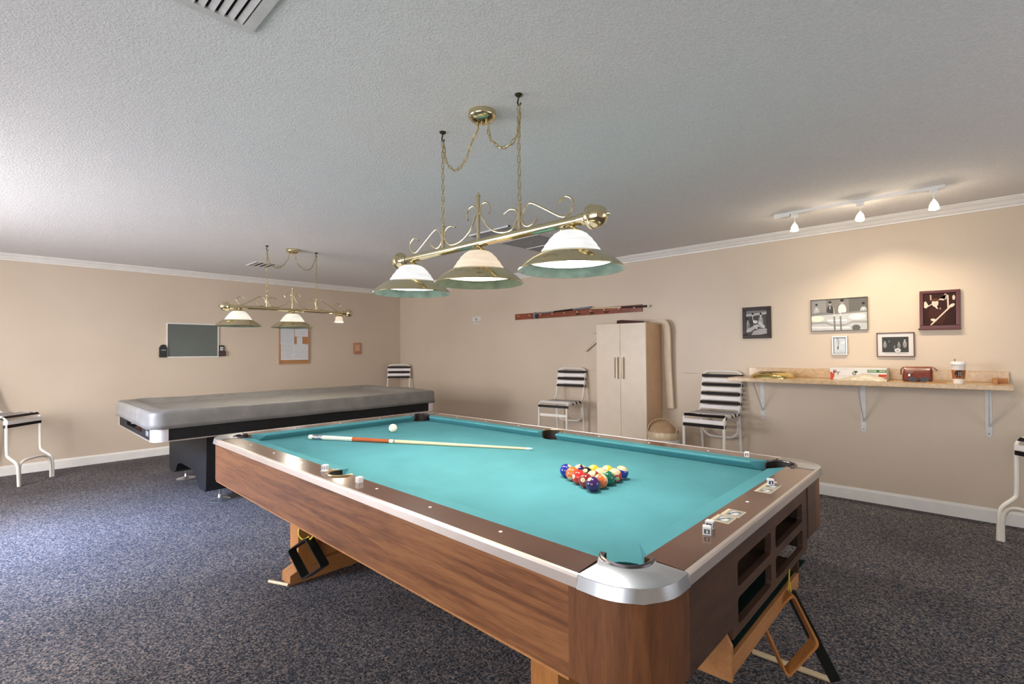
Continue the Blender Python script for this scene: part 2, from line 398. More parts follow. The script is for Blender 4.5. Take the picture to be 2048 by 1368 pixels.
# bed: cloth covered slate with bites at the six pockets
def bedpoly():
    X, Y = a+0.05, b_+0.05; out = []
    out += [(X, -Y+0.14)]+[(X, Y-0.14)]
    out += arc(pc[0][0], pc[0][1], PR+0.01, -75, -195, 10)
    out += [(0.09, Y)]+arc(0, b_+0.075, 0.068, 0, -180, 10)+[(-0.09, Y)]
    out += arc(pc[2][0], pc[2][1], PR+0.01, 15, -105, 10)
    out += [(-X, Y-0.14), (-X, -Y+0.14)]
    out += arc(pc[3][0], pc[3][1], PR+0.01, 105, -15, 10)
    out += [(-0.09, -Y)]+arc(0, -b_-0.075, 0.068, 180, 0, 10)+[(0.09, -Y)]
    out += arc(pc[1][0], pc[1][1], PR+0.01, 195, 75, 10)
    return out
B().prism(bedpoly(), ZB-0.025, ZB).done('playing_bed', CLOTH, PT)
# cushions: (nose end, feather end) along the rail
def cushion(p0, p1, q0, q1, nrm):
    # p: nose ends, q: feather ends (2D), nrm: outward direction
    prof = [(0.0, ZN), (0.004, ZN+0.004), (FW, ZT), (FW, ZB+0.002), (0.030, ZB+0.002), (0.003, ZN-0.006)]
    bb = B(); A, C = [], []
    for off, z in prof:
        t = off/FW
        e0 = Vector(p0)*(1-t)+Vector(q0)*t; e1 = Vector(p1)*(1-t)+Vector(q1)*t
        A.append(bb.bm.verts.new((e0[0], e0[1], z))); C.append(bb.bm.verts.new((e1[0], e1[1], z)))
    n = len(prof); bb.bm.faces.new(A); bb.bm.faces.new(list(reversed(C)))
    for i in range(n): bb.bm.faces.new((A[i], A[(i+1) % n], C[(i+1) % n], C[i]))
    return bb.done('cushion', CLOTH, PT)
for sy in (1, -1):
    for sx in (1, -1):
        cushion((sx*0.068, sy*b_), (sx*(a-0.097), sy*b_), (sx*0.060, sy*(b_+FW)), (sx*(a-0.030), sy*(b_+FW)), sy)
for sx in (1, -1):
    cushion((sx*a, -b_+0.097), (sx*a, b_-0.097), (sx*(a+FW), -b_+0.030), (sx*(a+FW), b_-0.030), sx)
OX, OY = a+OV-0.008, b_+OV-0.008
CI = 0.175
for sy in (1, -1):                       # long rails
    pts = [(-OX+CI, sy*OY), (OX-CI, sy*OY), (a-0.020, sy*(b_+FW)), (0.066, sy*(b_+FW))] + [(x, sy*y) for x, y in arc(0, b_+FW+0.002, 0.066, 0, 180, 10)][0:] + [(-0.066, sy*(b_+FW)), (-a+0.020, sy*(b_+FW))]
    rl = B().prism(pts, ZT-0.027, ZT).done('rail_top', RAILW, PT)
    for k in (-3, -2, -1, 1, 2, 3):
        B().lathe([(0.0055, 0), (0.0055, 0.0012), (0.004, 0.0018)], 10, SIGHT, Matrix.Translation((k*0.3175, sy*(b_+0.096), ZT-0.0003)), cap0=True, cap1=True).done('sight', SIGHT, rl)
for sx in (1, -1):                       # short rails
    pts = [(sx*OX, -OY+CI), (sx*OX, OY-CI), (sx*(a+FW), b_-0.018), (sx*(a+FW), -b_+0.018)]
    rl = B().prism(pts, ZT-0.027, ZT).done('rail_top', RAILWY, PT)
    for k in (-1, 0, 1):
        B().lathe([(0.0055, 0), (0.0055, 0.0012), (0.004, 0.0018)], 10, SIGHT, Matrix.Translation((sx*(a+0.096), k*0.3175, ZT-0.0003)), cap0=True, cap1=True).done('sight', SIGHT, rl)
# corner castings, pocket irons and liners
CR = 0.13
for i, (sx, sy) in enumerate(((1, 1), (1, -1), (-1, 1), (-1, -1))):
    X, Y = a+OV, b_+OV
    outer = [(X-CI, Y)]+list(reversed(arc(X-CR, Y-CR, CR, 0, 90, 12)))+[(X, Y-CI)]
    outer = [(X-CI, Y)]+arc(X-CR, Y-CR, CR, 90, 0, 12)+[(X, Y-CI)]
    cxx, cyy = a+0.025, b_+0.012
    inner = [(X-0.010, Y-CI), (a+FW+0.040, b_-0.006)] + arc(cxx, cyy, PR, -28, 152, 16) + [(a-0.006, b_+FW+0.035), (X-CI, Y-0.010)]
    pts = [(sx*x, sy*y) for x, y in outer+inner]
    bb = B(); low = [(sx*(x+(0.006 if x > X-0.05 else 0)), sy*(y+(0.006 if y > Y-0.05 else 0))) for x, y in outer+inner]
    n = len(pts)
    top = [bb.bm.verts.new((p[0], p[1], ZT+0.001)) for p in pts]
    inset = [bb.bm.verts.new((p[0]*0.9985, p[1]*0.9985, ZT+0.002)) for p in pts]
    bot = [bb.bm.verts.new((p[0], p[1], ZT-0.027)) for p in low]
    bb.bm.faces.new(inset); bb.bm.faces.new(list(reversed(bot)))
    for k in range(n):
        bb.bm.faces.new((top[k], top[(k+1) % n], inset[(k+1) % n], inset[k])); bb.bm.faces.new((bot[k], bot[(k+1) % n], top[(k+1) % n], top[k]))
    bb.done('corner_casting', ALU, PT, smooth=True)
    A0 = {(1, 1): -32, (1, -1): -152+0, (-1, 1): 28, (-1, -1): 148}[(sx, sy)]
    def pk(cx_, cy_, r, s0, s1, name='pocket_liner'):
        path = [(sx*x if cx_ else x, sy*y) for x, y in arc(cx_ or 0, cy_, r, s0, s1, 16)]
        return path
    path = [(sx*x, sy*y) for x, y in arc(cxx, cyy, PR-0.003, -32, 156, 18)]
    B().tube([(x, y, ZT+0.001) for x, y in path], 0.006, 8).done('pocket_iron', plain('pocket_iron_metal', (0.10, 0.085, 0.09), 0.3, 0.8), PT, smooth=True)
    path = [(sx*x, sy*y) for x, y in arc(cxx, cyy, PR-0.001, -60, 180, 20)]
    bb = B(); P2 = [(x, y) for x, y in path]
    Q2 = [(sx*x, sy*y) for x, y in arc(cxx, cyy, PR-0.007, 180, -60, 20)]
    bb.prism(P2+Q2, 0.66, ZT-0.003).done('pocket_liner', LEATHER, PT)
for sy in (1, -1):
    P2 = [(x, sy*y) for x, y in arc(0, b_+FW+0.004, 0.066, -25, 205, 18)]; Q2 = [(x, sy*y) for x, y in arc(0, b_+FW+0.004, 0.060, 205, -25, 18)]
    B().prism(P2+Q2, 0.66, ZT-0.002).done('pocket_liner', LEATHER, PT)
    B().tube([(x, sy*y, ZT+0.001) for x, y in arc(0, b_+FW+0.003, 0.063, -5, 185, 16)], 0.005, 8).done('pocket_iron', plain('pocket_iron_brass', (0.45, 0.33, 0.18), 0.3, 0.8), PT, smooth=True)
# aluminium moulding along the rails
mp_ = [(-0.010, ZT+0.0015), (0.0, ZT+0.0015), (0.003, ZT-0.004), (0.005, ZT-0.026), (-0.010, ZT-0.026)]
for sy in (1, -1):
    B().prism([(sy*(b_+OV+p[0]), p[1]) for p in mp_], -(a+OV-CI), a+OV-CI, axis='x').done('edge_moulding', ALUTRIM, PT)
for sx in (1, -1):
    bb = B(); A = [bb.bm.verts.new((sx*(a+OV+p[0]), -(b_+OV-CI), p[1])) for p in mp_]; C = [bb.bm.verts.new((sx*(a+OV+p[0]), b_+OV-CI, p[1])) for p in mp_]
    n = len(mp_); bb.bm.faces.new(A); bb.bm.faces.new(list(reversed(C)))
    for k in range(n): bb.bm.faces.new((A[k], A[(k+1) % n], C[(k+1) % n], C[k]))
    bb.done('edge_moulding', ALUTRIM, PT)
# aprons
AX, AY, ZA = a+OV-0.006, b_+OV-0.006, 0.553
for sy in (1, -1):
    B().box(-AX+0.13, AX-0.20, min(sy*AY, sy*(AY-0.03)), max(sy*AY, sy*(AY-0.03)), ZA, ZT-0.027).done('side_apron', APRON, PT)
    B().box(-AX+0.13, AX-0.20, min(sy*(AY+0.001), sy*(AY-0.031)), max(sy*(AY+0.001), sy*(AY-0.031)), ZA-0.006, ZA).done('apron_edge', ORANGEY, PT)
for sx, sy in ((1, 1), (1, -1), (-1, 1), (-1, -1)):
    ex = 0.20 if sx > 0 else 0.13
    q = [(AX-ex, AY)]+arc(AX-CR, AY-CR, CR, 90, 0, 10)+[(AX, AY-0.185)]+[(AX-0.03, AY-0.185)]+arc(AX-CR, AY-CR, CR-0.03, 0, 90, 10)+[(AX-ex, AY-0.03)]
    B().prism([(sx*x, sy*y) for x, y in q], ZA, ZT-0.027).done('corner_block', APRONV, PT, smooth=True)
B().box(-AX, -AX+0.03, -AY+0.185, AY-0.185, ZA, ZT-0.027).done('end_apron', APRONV, PT)
# right end: apron panels with shade put into their colour, beside an open four window frame, ball return box below
e0, e1 = -0.335, 0.485                   # frame from y=-3.72 to -2.90
B().box(AX-0.03, AX, -AY+0.185, e0, ZA, ZT-0.027).done('end_apron', DARKW, PT)  # same veneer as the other aprons; darker wood paints in the unlit face
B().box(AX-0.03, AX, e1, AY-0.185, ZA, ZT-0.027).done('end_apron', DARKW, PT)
fr = B(); zf0, zf1 = 0.512, 0.752; x0, x1 = AX-0.022, AX-0.004
wins = [((e0+0.045, -0.005+0.02), (0.637, 0.707)), ((0.065, e1-0.075), (0.637, 0.707)), ((e0+0.045, 0.015), (0.536, 0.608)), ((0.065, e1-0.075), (0.536, 0.608))]
ys = [e0+0.004, e0+0.045, 0.015, 0.065, e1-0.075, e1-0.004]; zs = [zf0, 0.536, 0.608, 0.637, 0.707, zf1]
for i in range(5):
    for j in range(5):
        if i in (1, 3) and j in (1, 3):                    # rounded opening: corner fillets only
            r = 0.014
            for cy0, sy_ in ((ys[i], 1), (ys[i+1], -1)):
                for cz0, sz in ((zs[j], 1), (zs[j+1], -1)):
                    cpts = [(cy0, cz0)]+[(cy0+sy_*(r-r*math.cos(t)), cz0+sz*(r-r*math.sin(t))) for t in [k*PI/8 for k in range(5)]]
                    fr.prism(cpts, x0, x1, axis='x')
            continue
        fr.box(x0, x1, ys[i], ys[i+1], zs[j], zs[j+1])
fr.done('ball_rack_frame', DARKW, PT)
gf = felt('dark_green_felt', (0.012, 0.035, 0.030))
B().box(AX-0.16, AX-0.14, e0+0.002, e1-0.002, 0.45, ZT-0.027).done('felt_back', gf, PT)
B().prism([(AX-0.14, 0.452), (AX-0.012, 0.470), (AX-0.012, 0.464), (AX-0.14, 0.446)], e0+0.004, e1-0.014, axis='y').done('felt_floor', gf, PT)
for y in (e0+0.001, e1-0.013): B().box(AX-0.14, AX-0.023, y, y+0.012, 0.515, ZT-0.027).done('rack_cheek', DARKW, PT)
B().box(AX-0.14, AX-0.023, e0+0.013, e1-0.013, 0.617, 0.625).done('ball_shelf', DARKW, PT)
lip = B(); lip.box(AX-0.016, AX-0.002, e0+0.002, e1-0.15, 0.420, 0.470, bev=0.002).done('return_lip', ORANGEY, PT)
B().prism([(AX-0.26, ZA), (AX-0.22, 0.40), (AX-0.003, 0.408), (AX-0.003, 0.50), (AX-0.032, ZA)], e0-0.014, e0, axis='y').done('box_side', ORANGEY, PT)
B().prism([(AX-0.20, 0.51), (AX-0.18, 0.42), (AX-0.003, 0.420), (AX-0.003, 0.51)], e1-0.15, e1-0.138, axis='y').done('box_side', DARKW, PT)
B().box(AX-0.22, AX-0.017, e0, e1-0.15, 0.405, 0.420).done('box_bottom', ORANGEY, PT)
B().box(-AX+0.04, AX-0.165, -AY+0.04, AY-0.04, 0.60, 0.72).done('slate_support', DARKW, PT)
# trestle legs
for sx in (-1, 1):
    xc = sx*0.92
    lg = B().prism([(-0.555, 0.0), (-0.555, 0.052), (-0.46, 0.092), (0.46, 0.092), (0.555, 0.052), (0.555, 0.0)], xc-0.055, xc+0.055, axis='x').done('floor_beam', ORANGEY, PT)
    for sy in (-1, 1):
        B().box(xc-0.055, xc+0.055, sy*0.455-0.055, sy*0.455+0.055, 0.092, 0.60).done('leg_post', ORANGEW, PT)
        B().box(xc-0.045, xc+0.045, sy*0.46-0.085, sy*0.46+0.085, -0.0, 0.008).done('leg_shim', MAPLE, lg)
    B().box(xc-0.012, xc+0.012, -0.40, 0.40, 0.092, 0.60).done('leg_panel', ORANGEY, PT)
B().box(-0.865, 0.865, -0.03, 0.03, 0.22, 0.34).done('stretcher', ORANGEW, PT)

# balls
def ballmat(name, col, stripe):
    m, nt, b = _new(name)
    tc = N(nt, 'ShaderNodeTexCoord'); sp = N(nt, 'ShaderNodeSeparateXYZ'); nt.links.new(tc.outputs['Object'], sp.inputs[0])
    def math_(op, x, y):
        q = N(nt, 'ShaderNodeMath'); q.operation = op
        if hasattr(x, 'links') or hasattr(x, 'is_linked'): nt.links.new(x, q.inputs[0])
        else: q.inputs[0].default_value = x
        if y is not None:
            if hasattr(y, 'is_linked'): nt.links.new(y, q.inputs[1])
            else: q.inputs[1].default_value = y
        return q.outputs[0]
    ax = math_('ABSOLUTE', sp.outputs[0], None); az = math_('ABSOLUTE', sp.outputs[2], None)
    disc = math_('GREATER_THAN', ax, 0.0268)
    band = math_('GREATER_THAN', az, 0.0150) if stripe else None
    white = math_('MAXIMUM', disc, band) if stripe else disc
    mx = N(nt, 'ShaderNodeMix'); mx.data_type = 'RGBA'; nt.links.new(white, mx.inputs[0])
    mx.inputs[6].default_value = c4(col); mx.inputs[7].default_value = (0.70, 0.58, 0.33, 1)
    nt.links.new(mx.outputs[2], b.inputs['Base Color']); b.inputs['Roughness'].default_value = 0.08; b.inputs['Coat Weight'].default_value = 0.4
    return m
BC = {1: (0.85, 0.52, 0.03), 2: (0.015, 0.03, 0.30), 3: (0.62, 0.03, 0.02), 4: (0.045, 0.012, 0.10), 5: (0.80, 0.15, 0.03), 6: (0.01, 0.13, 0.07), 7: (0.27, 0.02, 0.02), 8: (0.008, 0.008, 0.008)}
BN = {1: 'yellow', 2: 'blue', 3: 'red', 4: 'purple', 5: 'orange', 6: 'green', 7: 'maroon', 8: 'black'}
def ball(num, p, rot, label):
    c = BC[num if num < 9 else num-8]
    o = B().sphere(0.0286, seg=28).done('pool_ball', ballmat('ball_%d' % num, c, num > 8), None, p, smooth=True, rot=rot)
    tag(o, label, 'ball', 'balls racked in a triangle on the teal cloth')
    text('number', str(num), 0.0105, flat((0.02, 0.02, 0.02)), o, Matrix.Translation((0.02855, 0, 0)) @ Matrix.Rotation(PI/2, 4, 'Z') @ Matrix.Rotation(PI/2, 4, 'X'), 0.0001)
    return o
ap = Vector((6.504, -3.497, ZB+0.0286)); L = Vector((6.290, -3.388, 0)); R2 = Vector((6.503, -3.271, 0))
va = Vector((L.x-ap.x, L.y-ap.y, 0)).normalized()*0.0574; vb = Matrix.Rotation(-PI/3, 3, 'Z') @ va
lay = {(0, 0): 4, (1, 0): 7, (2, 0): 3, (3, 0): 5, (4, 0): 2, (0, 1): 13, (0, 2): 6, (0, 3): 11, (0, 4): 10, (1, 1): 15, (2, 1): 8, (3, 1): 12, (1, 2): 14, (2, 2): 1, (1, 3): 9}
# heading towards the camera from the rack is about -58 deg from +x (camera at 7.57,-5.08)
ec = Vector((7.57-6.43, -5.08+3.4, 0.5)).normalized(); er = Vector((-ec.y, ec.x, 0)).normalized(); eu = ec.cross(er)
def orient(pole=None, disc=None):
    v = lambda t: ec*t[0]+er*t[1]+eu*t[2]
    if pole is not None:
        z = v(pole).normalized(); x = v(disc or (-0.3, 0.2, -1)); x = (x-z*x.dot(z)).normalized()
    else:
        x = v(disc).normalized(); z = (eu-x*eu.dot(x)).normalized()
    m_ = Matrix((x, z.cross(x), z)).transposed()
    return m_.to_euler()
rots = {4: orient(disc=(-0.6, 0.5, -0.7)), 7: orient(disc=(0.9, -0.42, 0.05)), 3: orient(disc=(0.55, -0.8, 0.05)), 5: orient(disc=(0.55, -0.4, -0.75)), 2: orient(disc=(-0.5, -0.5, -0.7)),
        6: orient(disc=(-0.3, 0.4, -0.9)), 8: orient(disc=(0.75, -0.15, 0.5)), 1: orient(disc=(-0.5, 0.3, -0.8)),
        13: orient((-0.15, 0.72, 0.62)), 11: orient((0.55, -0.1, 0.85)), 10: orient((0.25, 0.25, 0.9)), 15: orient((0.45, -0.6, 0.55)), 12: orient((0.1, -0.75, 0.6)),
        14: orient((0.85, -0.1, 0.5)), 9: orient((0.45, -0.75, 0.3))}
desc = {4: 'solid dark purple ball at the near apex of the rack', 7: 'solid maroon ball with white number disc, beside the apex ball', 3: 'solid red ball, middle of the left edge of the rack',
        5: 'solid orange ball next to the blue ball on the rack edge', 2: 'solid bright blue ball at the far left corner of the rack', 13: 'orange striped ball directly right of the purple apex ball',
        6: 'solid dark green ball, middle of the right edge of the rack', 11: 'red and cream striped ball between green ball and navy striped ball', 10: 'navy and cream striped ball at the far right corner of the rack',
        15: 'maroon striped ball just behind the apex trio of the rack', 8: 'black ball with white number disc near the back of the rack', 12: 'purple and white striped ball in the back row of the rack',
        14: 'green and cream striped ball inside the rack, mostly cream side showing', 1: 'solid yellow ball in the middle of the back row', 9: 'yellow and cream striped ball in the back row beside the navy one'}
for (i, j), n in lay.items():
    ball(n, ap+va*i+vb*j, rots[n], desc[n])
cb = B().sphere(0.0286, seg=28).done('cue_ball', plain('cue_ball_ivory', (0.82, 0.84, 0.66), 0.12, var=0.02), None, (4.712, -3.22, ZB+0.0286), smooth=True)
tag(cb, 'plain ivory white cue ball alone near the far left pocket', 'ball')

# cue stick on the cloth
def cue(name, label, p0, p1, r0, r1, segs, grp=None):
    p0, p1 = Vector(p0), Vector(p1); d = p1-p0; Ln = d.length
    t = thing(name, label, 'cue', p0, 0, grp); t.rotation_mode = 'QUATERNION'; t.rotation_quaternion = d.to_track_quat('X', 'Z')
    for nm, f0, f1, mat in segs:
        n = 2
        B().tube([(Ln*f0, 0, 0), (Ln*f1, 0, 0)], r0+(r1-r0)*f0, 14, r1=r0+(r1-r0)*f1).done(nm, mat, t, smooth=True)
    return t
IV = plain('ivory_plastic', (0.82, 0.82, 0.60), 0.25); SLV = plain('silver_ring', (0.35, 0.35, 0.36), 0.3, 0.7, var=0.6, vscale=90)
WRAP = plain('irish_linen_wrap', (0.62, 0.66, 0.56), 0.8, var=0.2, vscale=200); REDW = plain('red_wood', (0.42, 0.10, 0.03), 0.25, var=0.1); JW = plain('white_ferrule', (0.75, 0.85, 0.85), 0.3)
cue('cue_stick', 'pool cue with red forearm, pale wrap and white tip lying on the cloth', (4.545, -3.715, ZB+0.0155), (5.817, -3.053, ZB+0.0068), 0.0150, 0.0062,
    [('butt_cap', 0, 0.018, IV), ('butt_ring', 0.018, 0.068, SLV), ('wrap', 0.068, 0.215, WRAP), ('forearm', 0.215, 0.390, REDW), ('joint', 0.390, 0.408, IV), ('joint_ring', 0.408, 0.416, SLV),
     ('shaft', 0.416, 0.972, MAPLE), ('ferrule', 0.972, 0.99, JW), ('tip', 0.99, 1.0, plain('blue_chalked_tip', (0.25, 0.5, 0.55), 0.8))])

# chalk cubes
def chalk(p, rz, label, side, top=(0.75, 0.74, 0.72), tilt=0.0, grp='chalk cubes on the table rails'):
    t = thing('chalk_cube', label, 'chalk', p, rz, grp); t.rotation_euler = (tilt, 0, rz)
    h = 0.0108
    B().box(-h, h, -h, h, 0, 2*h, bev=0.0012).done('paper_wrapper', plain('chalk_paper', (0.72, 0.72, 0.72), 0.6), t)
    B().lathe([(0.0001, 2*h+0.0002), (0.0085, 2*h+0.0006), (0.0085, 2*h-0.001)], 14).done('chalk_top', plain('chalk_powder_%d' % int(top[0]*100), top, 0.9), t)
    m = plain('chalk_label_%d' % int(side[0]*1000), side, 0.5)
    b = B()
    for k in range(4):
        Mx = Matrix.Rotation(k*PI/2, 4, 'Z')
        b.prism([(-h*0.68, h*0.4), (h*0.68, h*0.4), (h*0.68, h*1.5), (-h*0.68, h*1.5)], -h-0.0003, -h+0.0004, axis='y', M=Mx)
        b2 = None
    b.done('printed_label', m, t)
    d = B()
    for k in range(4):
        Mx = Matrix.Rotation(k*PI/2, 4, 'Z')
        d.prism([(-h*0.15, h*0.6), (h*0.35, h*0.6), (h*0.1, h*1.3), (-h*0.1, h*1.3)], -h-0.0006, -h, axis='y', M=Mx)
    d.done('printed_figure', flat((0.75, 0.75, 0.72)), t)
zr = ZT
chalk((7.041, -3.752, zr), 0.35, 'nearest chalk cube with grey labels, at front of short rail', (0.10, 0.11, 0.10))
chalk((7.030, -3.703, zr), 0.1, 'grey labelled chalk cube directly behind the nearest one', (0.035, 0.045, 0.06))
chalk((7.024, -3.116, zr+0.001), 0.45, 'chalk cube with dark blue label standing on the far printed card', (0.012, 0.02, 0.075))
chalk((5.556, -4.105, zr), 0.5, 'worn white chalk cube left of the near side pocket', (0.30, 0.32, 0.42), grp='chalk cubes on the table rails')
chalk((5.852, -4.112, zr), 0.1, 'small white chalk cube right of the near side pocket', (0.62, 0.58, 0.55))
chalk((6.798, -2.660, zr), 0.2, 'chalk cube with brown sides on the far long rail', (0.22, 0.09, 0.07))
o = B().prism(rrect(-0.014, 0.014, -0.010, 0.010, 0.003), 0, 0.003).done('paper_scrap', flat((0.62, 0.60, 0.56)), None, (5.578, -4.118, zr), rot=(0.0, 0, 0.4))
tag(o, 'torn bit of pale paper wrapper beside the worn white chalk', 'paper')
def card(c, rz, label, gap):
    t = thing('printed_card', label, 'card', (c[0], c[1], ZT+0.0002), rz, 'printed picture cards on the short rail')
    for k, dy in enumerate((-0.036, 0.036)):
        dx = gap*(k-0.5)
        B().box(dx-0.027, dx+0.027, dy-0.034, dy+0.034, 0, 0.0006).done('card_panel', flat((0.66, 0.53, 0.36)), t)
        b = B(); z = 0.0009
        def pp(pts, col, zz): b.prism([(dx+x, dy+y) for x, y in pts], 0.0004, zz, flat(col))
        pp([(-0.017, -0.029), (0.024, -0.029), (0.024, 0.029), (-0.017, 0.029)], (0.30, 0.31, 0.28), 0.0009)
        pp(ell(0.003, 0.0, 0.012, 0.020, 12, 0.3), (0.62, 0.62, 0.62), 0.0011)
        pp([(-0.012, -0.018), (-0.008, -0.022), (0.004, 0.004), (0.018, 0.012), (0.016, 0.018), (0.0, 0.010)], (0.06, 0.09, 0.11), 0.0013)
        pp(ell(0.010, -0.008, 0.005, 0.008), (0.78, 0.66, 0.62), 0.0015)
        b.done('printed_picture', None, t)
card((7.032, -3.567), 0.0, 'cream bordered two panel picture card on the short rail, the near one', 0.004)
card((7.031, -3.168), 0.0, 'cream bordered two panel picture card on the short rail, the far one', 0.0)

# racks hanging off the table
def rack(name, label, P, dep, th, mat, grp=None, round_=0.02, cyc=True):
    P = [Vector(p) for p in P]; c = sum(P, Vector())/len(P)
    nrm = (P[1]-P[0]).cross(P[2]-P[0]).normalized()
    t = thing(name, label, 'rack', c, 0, grp)
    out = []
    n = len(P)
    for i in range(n):
        p, q, r = P[i-1]-c, P[i]-c, P[(i+1) % n]-c
        u, v = (p-q).normalized(), (r-q).normalized()
        for k in range(5):
            s_ = k/4; A = q+u*round_; Z = q+v*round_
            out.append(((1-s_)**2)*A+2*s_*(1-s_)*q+s_*s_*Z)
    bb = B(); m = len(out); inner = [p*(1-th/p.length) for p in out]; o2 = nrm*dep/2
    rings = [[bb.bm.verts.new(p+o2) for p in out], [bb.bm.verts.new(p-o2) for p in out], [bb.bm.verts.new(p-o2) for p in inner], [bb.bm.verts.new(p+o2) for p in inner]]
    for k in range(4):
        A, Z = rings[k], rings[(k+1) % 4]
        for i in range(m): bb.bm.faces.new((A[i], A[(i+1) % m], Z[(i+1) % m], Z[i]))
    bb.done('rack_frame', mat, t, smooth=True)
    return t, c
HK = plain('yellow_hook', (0.70, 0.50, 0.05), 0.35)
r1, c1 = rack('diamond_rack', 'black plastic diamond ball rack hanging by the far leg of the pool table', [(4.96, -4.00, 0.262), (5.135, -4.00, 0.165), (5.345, -4.00, 0.292), (5.17, -4.00, 0.382)], 0.042, 0.009, BLACKP)
for q in ([(5.06, -4.0, 0.402), (5.075, -4.01, 0.372), (5.105, -4.0, 0.352), (5.13, -3.98, 0.368)], [(5.225, -4.0, 0.549), (5.222, -4.0, 0.42), (5.20, -4.0, 0.385), (5.17, -4.0, 0.370), (5.13, -3.98, 0.368)]):
    B().tube(smoothpath(q), 0.0045, 8).done('hook', HK, r1, smooth=True, loc=-c1)
W_ = [(7.11, -3.225, 0.476), (7.172, -3.162, 0.301), (7.092, -3.235, 0.188), (7.033, -3.295, 0.377)]
r2, c2 = rack('diamond_rack', 'light wood diamond ball rack hanging below the open end of the pool table', W_, 0.038, 0.010, ORANGEW, round_=0.018)
top = Vector((7.108, -3.228, 0.48))
B().tube(smoothpath([Vector((top.x, top.y, 0.535)), top+Vector((0, 0, 0.03)), top+Vector((0.004, 0, -0.008))]), 0.0022, 6).done('hook', HK, r2, loc=-c2)
T_ = [Vector(q) for q in [(7.093, -3.186, 0.464), (7.213, -3.064, 0.124), (7.103, -2.889, 0.174)]]
r3, c3 = rack('triangle_rack', 'black triangle ball rack hanging behind the light wood diamond rack', T_, 0.035, 0.010, BLACKP, round_=0.03)
B().tube([T_[0]+Vector((0, 0, -0.012))-c3, Vector((T_[0].x+0.006, T_[0].y, 0.530))-c3], 0.0022, 6).done('hook', HK, r3)
o = B().tube([(6.872, -2.862, 0.012), (7.15, -2.85, 0.012)], 0.011, 12).done('wooden_dowel', MAPLE, smooth=True)
tag(o, 'short light wooden dowel on the carpet beneath the hanging racks', 'dowel')
o = B().tube([(4.672, -4.004, 0.010), (4.80, -3.948, 0.010)], 0.009, 12).done('wooden_dowel', MAPLE, smooth=True)
tag(o, 'thin pale dowel end poking out past the left trestle foot', 'dowel')

# ---------------- second table under its cover ----------------
CT = Vector((2.155, -2.85, 0)); hx, hy = 0.775, 1.37
T2 = thing('covered_pool_table', 'black pool table with aluminium corners on a pedestal, under a grey cover', 'pool table', CT)
def ro(hx_, hy_, r, n=8): return rrect(-hx_, hx_, -hy_, hy_, r, n)
apr = B(); z0, z1 = 0.604, 0.79
for sx in (1, -1): apr.box(min(sx*(hx-0.03), sx*hx), max(sx*(hx-0.03), sx*hx), -hy+0.09, hy-0.09, z0, z1)
apr.box(-hx+0.09, hx-0.09, hy-0.03, hy, z0, z1)
# front end with a ball window
apr.box(-hx+0.09, -0.30, -hy, -hy+0.03, z0, z1); apr.box(0.36, hx-0.09, -hy, -hy+0.03, z0, z1); apr.box(-0.30, 0.36, -hy, -hy+0.03, z0, 0.640); apr.box(-0.30, 0.36, -hy, -hy+0.03, 0.715, z1)
apr.done('apron', BLACK, T2)
B().box(-hx+0.03, hx-0.03, -hy+0.12, hy-0.03, 0.61, 0.77).done('slate_body', BLACK, T2)
B().box(-0.33, 0.40, -hy+0.03, -hy+0.118, 0.615, 0.638).done('ball_tray', BLACK, T2)
B().box(0.52, 0.62, -hy-0.002, -hy+0.002, 0.632, 0.672).done('maker_plate', plain('grey_plate', (0.35, 0.36, 0.38), 0.4, 0.6), T2)
for sx in (1, -1):
    for sy in (1, -1):
        q = [(hx-0.10, hy+0.004)]+arc(hx-0.085+0.004, hy-0.085+0.004, 0.085, 90, 0, 10)+[(hx+0.004, hy-0.10), (hx-0.03, hy-0.10)]+arc(hx-0.085, hy-0.085, 0.055, 0, 90, 8)+[(hx-0.10, hy-0.03)]
        B().prism([(sx*x, sy*y) for x, y in q], 0.598, 0.79).done('corner_casting', plain('bright_aluminium', (0.82, 0.79, 0.82), 0.35, 0.5), T2, smooth=True)
tr = B()
for sx in (1, -1): tr.box(sx*hx-0.004 if sx > 0 else -hx-0.004, sx*hx+0.004 if sx > 0 else -hx+0.004, -hy+0.10, hy-0.10, 0.596, 0.605)
tr.box(-hx+0.1, hx-0.1, -hy-0.004, -hy+0.004, 0.596, 0.605)
tr.done('lower_moulding', ALUTRIM, T2)
# pedestals with arched foot
for sy in (-1, 1):
    yc = sy*0.86
    prof = [(-0.78+0.03, 0.60), (-0.735, 0.14), (-0.70, 0.105), (-0.50, 0.105), (-0.44, 0.13), (-0.36, 0.205), (-0.24, 0.235), (0.24, 0.235), (0.36, 0.205), (0.44, 0.13), (0.50, 0.105), (0.70, 0.105), (0.735, 0.14), (0.75, 0.60)]
    prof = [(x*0.86, z) for x, z in prof]
    pd = B().prism(prof, yc-0.11, yc+0.11, axis='y').done('pedestal', BLACK, T2)
    for sx in (-1, 1):
        B().lathe([(0.001, 0), (0.085, 0), (0.086, 0.004), (0.05, 0.012), (0.018, 0.022), (0.014, 0.05), (0.010, 0.055), (0.010, 0.106)], 24, ALU, Matrix.Translation((sx*0.55, yc+0.02, 0)), cap1=True).done('levelling_foot', ALU, pd, smooth=True)
for k, (x, c, lb) in enumerate(((-0.12, (0.78, 0.50, 0.36), 'pale peach ball in the return tray of the covered table, left one'), (-0.055, (0.75, 0.13, 0.03), 'orange ball in the return tray, middle one'), (0.01, (0.62, 0.10, 0.03), 'dark orange ball in the return tray, right one'))):
    o = B().sphere(0.0286, seg=20).done('pool_ball', plain('return_ball_%d' % k, c, 0.12), None, CT+Vector((x, -hy+0.063, 0.6666)), smooth=True)
    tag(o, lb, 'ball', 'balls in the return tray of the covered table')
